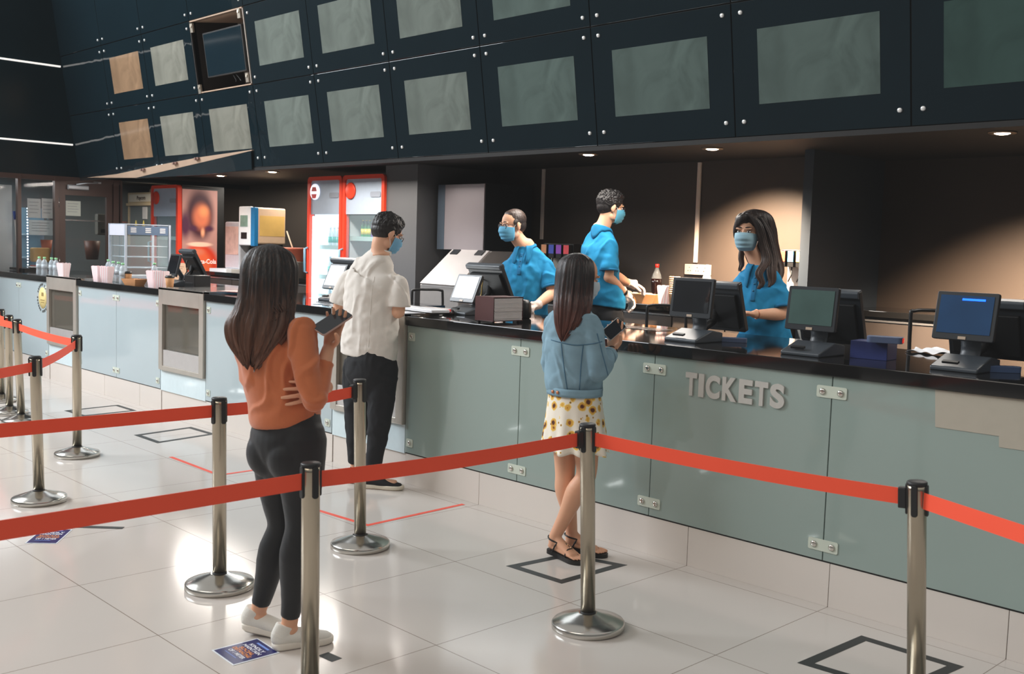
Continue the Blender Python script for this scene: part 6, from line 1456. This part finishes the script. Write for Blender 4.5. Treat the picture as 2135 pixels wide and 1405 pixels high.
# ------------------------------------------------ glass sticker, popcorn in the unit
P=Q(89,621,1,.083); t=thing('round_sticker','round yellow sticker with black lettering on the far left counter glass','sticker',(P.x,.0825,P.z))
MB().lathe([(0,0),(.118,0),(.118,.0012),(0,.0012)],n=40,axis=(0,-1,0)).build('yellow_disc',mat('sticker_yellow',(222,204,140),rough=.5),t)
m=MB(); ps=[]
for i in range(28):
    a=2*PI*i/28
    if i%7==6: continue
    m.box((.150*math.cos(a),-.0008,.150*math.sin(a)),(.020,.001,.026),(0,-a+PI/2 if False else -(a-PI/2),0))
o=m.build('ring_lettering',mat('sticker_black',(70,70,66),rough=.5),t); o['kind']='stuff'
text('THANK YOU',.040,mat('sticker_brown',(120,100,60),rough=.5),'lettering',t,(0,-.0025,-.03),(PI/2,0,0)) if False else None
MB().bx(-.03,.03,-.003,-.0015,.02,.06).bx(-.06,.06,-.003,-.0015,-.03,-.02).bx(-.05,.05,-.003,-.0015,-.055,-.045).build('printed_mark',mat('sticker_brown',(150,130,80),rough=.5),t)
m=MB(); random.seed(5)
for i in range(520):
    m.sph((.10+.64*random.random(),.10+.12*random.random(),.60+.30*random.random()),.012+.008*random.random(),7,k=5)
o=m.build('popcorn',mat('popcorn_caramel',(214,176,120),rough=.8,var=.4,scale=40),loc=(.0,YC,0),fixn=False); tag(o,'caramel popcorn heaped behind the glass of the nearest steel display unit','popcorn',kind='stuff')
# ------------------------------------------------ storefront on the left wall
fm_=mat('bronze_frame',(86,68,62),rough=.4,metal=.2); sg=mat('shop_glass',(70,80,82),rough=.04,alpha=.15,spec=.8)
def yz(x): return Q(x,450,0,XL).y
for n_,(ya,yb_) in enumerate(((yz(36),yz(43)),(yz(113),yz(121)),(yz(235)+0,yz(246)))): structure(MB().bx(XL-.05,XL+.03,ya,yb_,0,2.32).build('trim_%d'%(6+n_),fm_))
structure(MB().bx(XL-.05,XL+.03,yz(249),yz(253),0,2.32).build('trim_9',fm_)); structure(MB().bx(XL-.05,XL+.02,-1.6,yz(252),2.27,2.33).build('trim_10',fm_))
structure(MB().bx(XL-.01,XL,-1.6,yz(36),.9,2.27).build('window_1',sg)); structure(MB().bx(XL-.01,XL,yz(43),yz(113),.9,2.27).build('window_2',sg))
structure(MB().bx(XL-.08,XL,-1.6,yz(113),0,.9).build('wall_left_low',mat('low_wall',(50,46,44),rough=.5)))
dr=MB().bx(XL-.045,XL+.005,yz(122),yz(136),0,2.27).bx(XL-.045,XL+.005,yz(222),yz(234),0,2.27).bx(XL-.045,XL+.005,yz(136),yz(222),2.10,2.27).bx(XL-.045,XL+.005,yz(136),yz(222),0,.5).build('door_1',fm_); structure(dr)
dg=MB().bx(XL-.02,XL-.012,yz(136),yz(222),.5,2.10).build('door_glass',sg,dr)
for z in (2.0,1.25): MB().cyl((XL+.012,yz(122),z-.06),(XL+.012,yz(122),z+.06),.010,n=10).build('door_hinge',edge,dr)
t=thing('door_closer','grey door closer with folded arm at the top of the dark door','door closer',(XL+.01,yz(136)+.10,2.20))
MB().rbox((.03,.05,.0),(.05,.26,.06),.015,ax=1).build('closer_body',mat('closer_grey',(176,180,184),rough=.35,metal=.4),t,bev=.004)
MB().tube([(.05,.02,.035),(.10,.14,.06),(.09,.28,.07)],.010,8).build('closer_arm',mat('closer_grey',(176,180,184)),t); MB().rbox((.07,.28,.075),(.03,.09,.025),.006,ax=1).build('arm_bracket',mat('closer_grey',(176,180,184)),t)
# kitchen behind the storefront
structure(MB().bx(-9.5,-9.4,-1.6,3.6,0,2.5).build('wall_kitchen',mat('kitchen_wall',(96,104,108),rough=.5,var=.2,scale=2)))
structure(MB().bx(-9.5,XL-.08,-1.7,-1.6,0,2.5).build('wall_kitchen_front',mat('kitchen_wall',(96,104,108)))); structure(MB().bx(-9.5,XL-.08,-1.7,1.3,2.4,2.5).build('ceiling_kitchen',mat('kitchen_ceiling',(120,120,120),rough=.7)))
structure(MB().bx(-9.5,XL,-1.6,.4,-.1,0).build('floor_kitchen',mat('staff_floor',(60,56,52))))
Xk=XL-.25
P=Q(-60,600,0,Xk); Pq=Q(36,400,0,Xk); o=MB().bx(0,.01,-1.2,Pq.y-.0,1.0,2.2).build('steel_sheet_cabinet',mat('bright_steel_sheet',(206,212,214),rough=.35,metal=.1,var=.25,scale=2),loc=(Xk-.2,0,0)); tag(o,'bright stainless cabinet seen through the leftmost window','cabinet')
# things on or behind the glass
def sheet(x0,y0,x1,y1,X,lab,c=(206,208,206),rows=4):
    a=Q(x0,(y0+y1)/2,0,X); b_=Q(x1,(y0+y1)/2,0,X); zt=Q((x0+x1)/2,y0,0,X).z; zb=Q((x0+x1)/2,y1,0,X).z
    t=thing('paper_notice',lab,'notice',(X,a.y,zb)); w=b_.y-a.y; h=zt-zb; MB().bx(0,.002,0,w,0,h).build('sheet',mat('notice_%d'%c[0],c,rough=.6,emit=c,estr=.15),t)
    o=MB()
    for i in range(rows): o.bx(.002,.003,w*.12,w*(.85-.1*(i%2)),h*(.8-.18*i),h*(.8-.18*i)+.006)
    q=o.build('printed_lines',mat('grey_print',(150,154,158),rough=.6),t); q['kind']='stuff'
sheet(57,414,85,454,XL-.12,'left white sheet behind the second window'); sheet(87,414,111,455,XL-.12,'right white sheet behind the second window'); sheet(60,459,110,490,XL-.12,'wide white sheet below the two sheets in the second window',(196,206,208)); sheet(137,419,168,450,XL-.008,'small white framed notice on the door glass',(186,190,180))
# lit shelf
a=Q(57,432,0,XL-.3); b_=Q(110,560,0,XL-.3); t=thing('glass_shelf','glass shelf with a bright dotted light edge behind the second window','shelf',(XL-.3,a.y,1.0)); w=b_.y-a.y; h=a.z-1.0
MB().bx(-.3,0,0,w,h*.62,h*.64).bx(-.3,0,0,w,h*.3,h*.32).build('shelf_boards',mat('pale_shelf',(150,176,190),rough=.3),t)
MB().bx(-.3,-.29,0,w,0,h).build('back_panel',mat('pale_blue_back',(120,156,176),rough=.4,emit=(120,156,176),estr=.15),t)
m=MB()
for i in range(26): m.sph((.0,.0,.02+h*i/26),.010,8,k=6)
o=m.build('light_dots',mat('led_white',(240,248,255),emit=(225,240,255),estr=4),t); o['kind']='stuff'
def cone(x,y0,y1,X,c,lab,name='drinking_cup',cat='cup',r=None,grp=None):
    zb=Q(x,y1,0,X).z; zt=Q(x,y0,0,X).z; y=Q(x,(y0+y1)/2,0,X).y; h=zt-zb; r=r or h*.42; return tag(MB().lathe([(0,0),(r*.72,0),(r,h),(r*.95,h),(r*.68,.01),(0,.01)],n=24).build(name,mat('cup_%d_%d'%(c[0],c[1]),c,rough=.45),loc=(X,y,zb)),lab,cat,grp)
cone(97,500,528,XL-.45,(226,128,96),'orange cup on the lit shelf behind the second window')
cone(192,502,541,XL-.5,(104,66,52),'brown bucket behind the door glass','bucket','bucket')
tag(MB().rbox((0,0,.09),(.14,.22,.18),.03,ax=2).build('yellow_bag',mat('kraft_yellow',(206,166,100),rough=.6,var=.15),loc=(XL-.16,Q(84,540,0,XL-.16).y,Q(86,546,0,XL-.16).z),bev=.02),'yellow brown paper bag behind the second window','bag')
tag(MB().bx(-.012,.012,-.5,.55,-.008,.008).build('glass_ledge',edge,loc=(XL-.20,Q(180,460,0,XL-.2).y,Q(180,460,0,XL-.2).z)),'thin pale ledge behind the door glass','ledge')
P=Q(213,490,0,XL-.3); t=thing('soap_dispenser','grey wall soap dispenser seen through the door glass','soap dispenser',(XL-.3,P.y,P.z)); MB().rbox((0,0,.14),(.10,.16,.28),.03,ax=1).build('dispenser_body',mat('dispenser_grey',(120,118,108),rough=.4),t,bev=.01); MB().bx(.05,.055,-.04,.04,.03,.08).build('dispenser_window',blk,t)
A=Q(29,440,0,XL-.1); B=Q(49,562,0,XL-.1); t=thing('mop','mop with a blue grip and white handle leaning in the leftmost window','mop',tuple(B)); d=A-B
MB().tube([(0,0,-1.0),tuple(d*.86)],.012,10).build('handle',mat('mop_white',(206,200,196),rough=.4),t); MB().tube([tuple(d*.86),tuple(d)],.017,10).build('grip',mat('mop_blue',(30,70,160),rough=.4),t); MB().box((0,0,-1.03),(.1,.3,.06)).build('mop_head',wht,t)

pp=[onp(x,y,1,.0828) for x,y in ((1950,812),(2300,852),(2300,962),(2083,932),(2083,909),(1950,890))]
vs=[p for p in pp]+[p+Vector((0,-.0012,0)) for p in pp]; n=6
tag(MB().add(vs,[tuple(range(n)),tuple(range(n,2*n))[::-1]]+[(i,(i+1)%n,n+(i+1)%n,n+i) for i in range(n)]).build('beige_panel',mat('beige_panel',(176,170,156),rough=.25,spec=.4,var=.05),world=True,loc=pp[0]),'stepped beige panel on the counter glass at the right edge','panel')
# ================================================================ LIGHT
w=D.worlds.new('world'); bpy.context.scene.world=w; w.use_nodes=True; nt=w.node_tree
bg=nt.nodes['Background']; tc=nt.nodes.new('ShaderNodeTexCoord'); sp=nt.nodes.new('ShaderNodeSeparateXYZ'); nt.links.new(tc.outputs['Generated'],sp.inputs[0])
r=nt.nodes.new('ShaderNodeValToRGB'); nt.links.new(sp.outputs['Z'],r.inputs[0])
e=r.color_ramp.elements; e[0].position=.0; e[0].color=(.14,.14,.14,1); e[1].position=.55; e[1].color=(.95,.92,.88,1)
e2=e.new(.22); e2.color=(.42,.42,.40,1)
nt.links.new(r.outputs[0],bg.inputs['Color']); bg.inputs['Strength'].default_value=.46
def area(loc,rot,size,power,col=(1,1,1),sy=None):
    l=D.lights.new('area_lamp','AREA'); l.energy=power; l.color=col; l.shape='RECTANGLE'; l.size=size; l.size_y=sy or size
    o=D.objects.new('area_lamp',l); COL.objects.link(o); o.location=loc; o.rotation_euler=rot; return o
area((-8,-6,7.0),(math.radians(46),0,math.radians(-50)),7,1500,(.90,.95,1),4)
area((2.5,-9,8),(math.radians(45),0,math.radians(-4)),7,190,(1,.92,.82),3)  # unseen frontal fill lamp added on the camera side
for P,pw,bl in zip(DLP,(2400,1500,14,10,10),(.9,.9,.8,.8,.8)):
    l=D.lights.new('downlight_lamp','SPOT'); l.energy=pw; l.color=(1,.74,.52); l.spot_size=math.radians(100); l.spot_blend=bl; l.shadow_soft_size=.04
    o=D.objects.new('downlight_lamp',l); COL.objects.link(o); o.location=(P.x,P.y,P.z-.03)
    if pw>50: o.rotation_euler=(math.radians(28),0,0)
for x,pw in ((-4.6,60),(-2,60),(1.2,44),(4,22)):
    area((x,1.6,2.36),(math.radians(-15),0,0),1.6,pw,(1,.93,.85),.3)  # unseen fill lamps added under the soffit to brighten the staff zone
area((-8.3,0,2.36),(0,0,0),1.2,45,(.95,.98,1),1.6); area((-7.9,2.3,2.30),(0,0,0),.5,14,(1,.9,.75),.4); area((-5.4,2.9,2.34),(0,0,0),1.6,26,(1,.92,.82),.3)  # unseen fill lamps added to brighten kitchen, popcorn cart and left back counter
sc=bpy.context.scene; sc.view_settings.view_transform='Standard'; sc.view_settings.look='None'; sc.view_settings.exposure=.14; sc.view_settings.gamma=1
vs_=sc.view_settings; vs_.use_curve_mapping=True; cv=vs_.curve_mapping.curves[3]; cv.points[0].location=(0,.0065); vs_.curve_mapping.update()
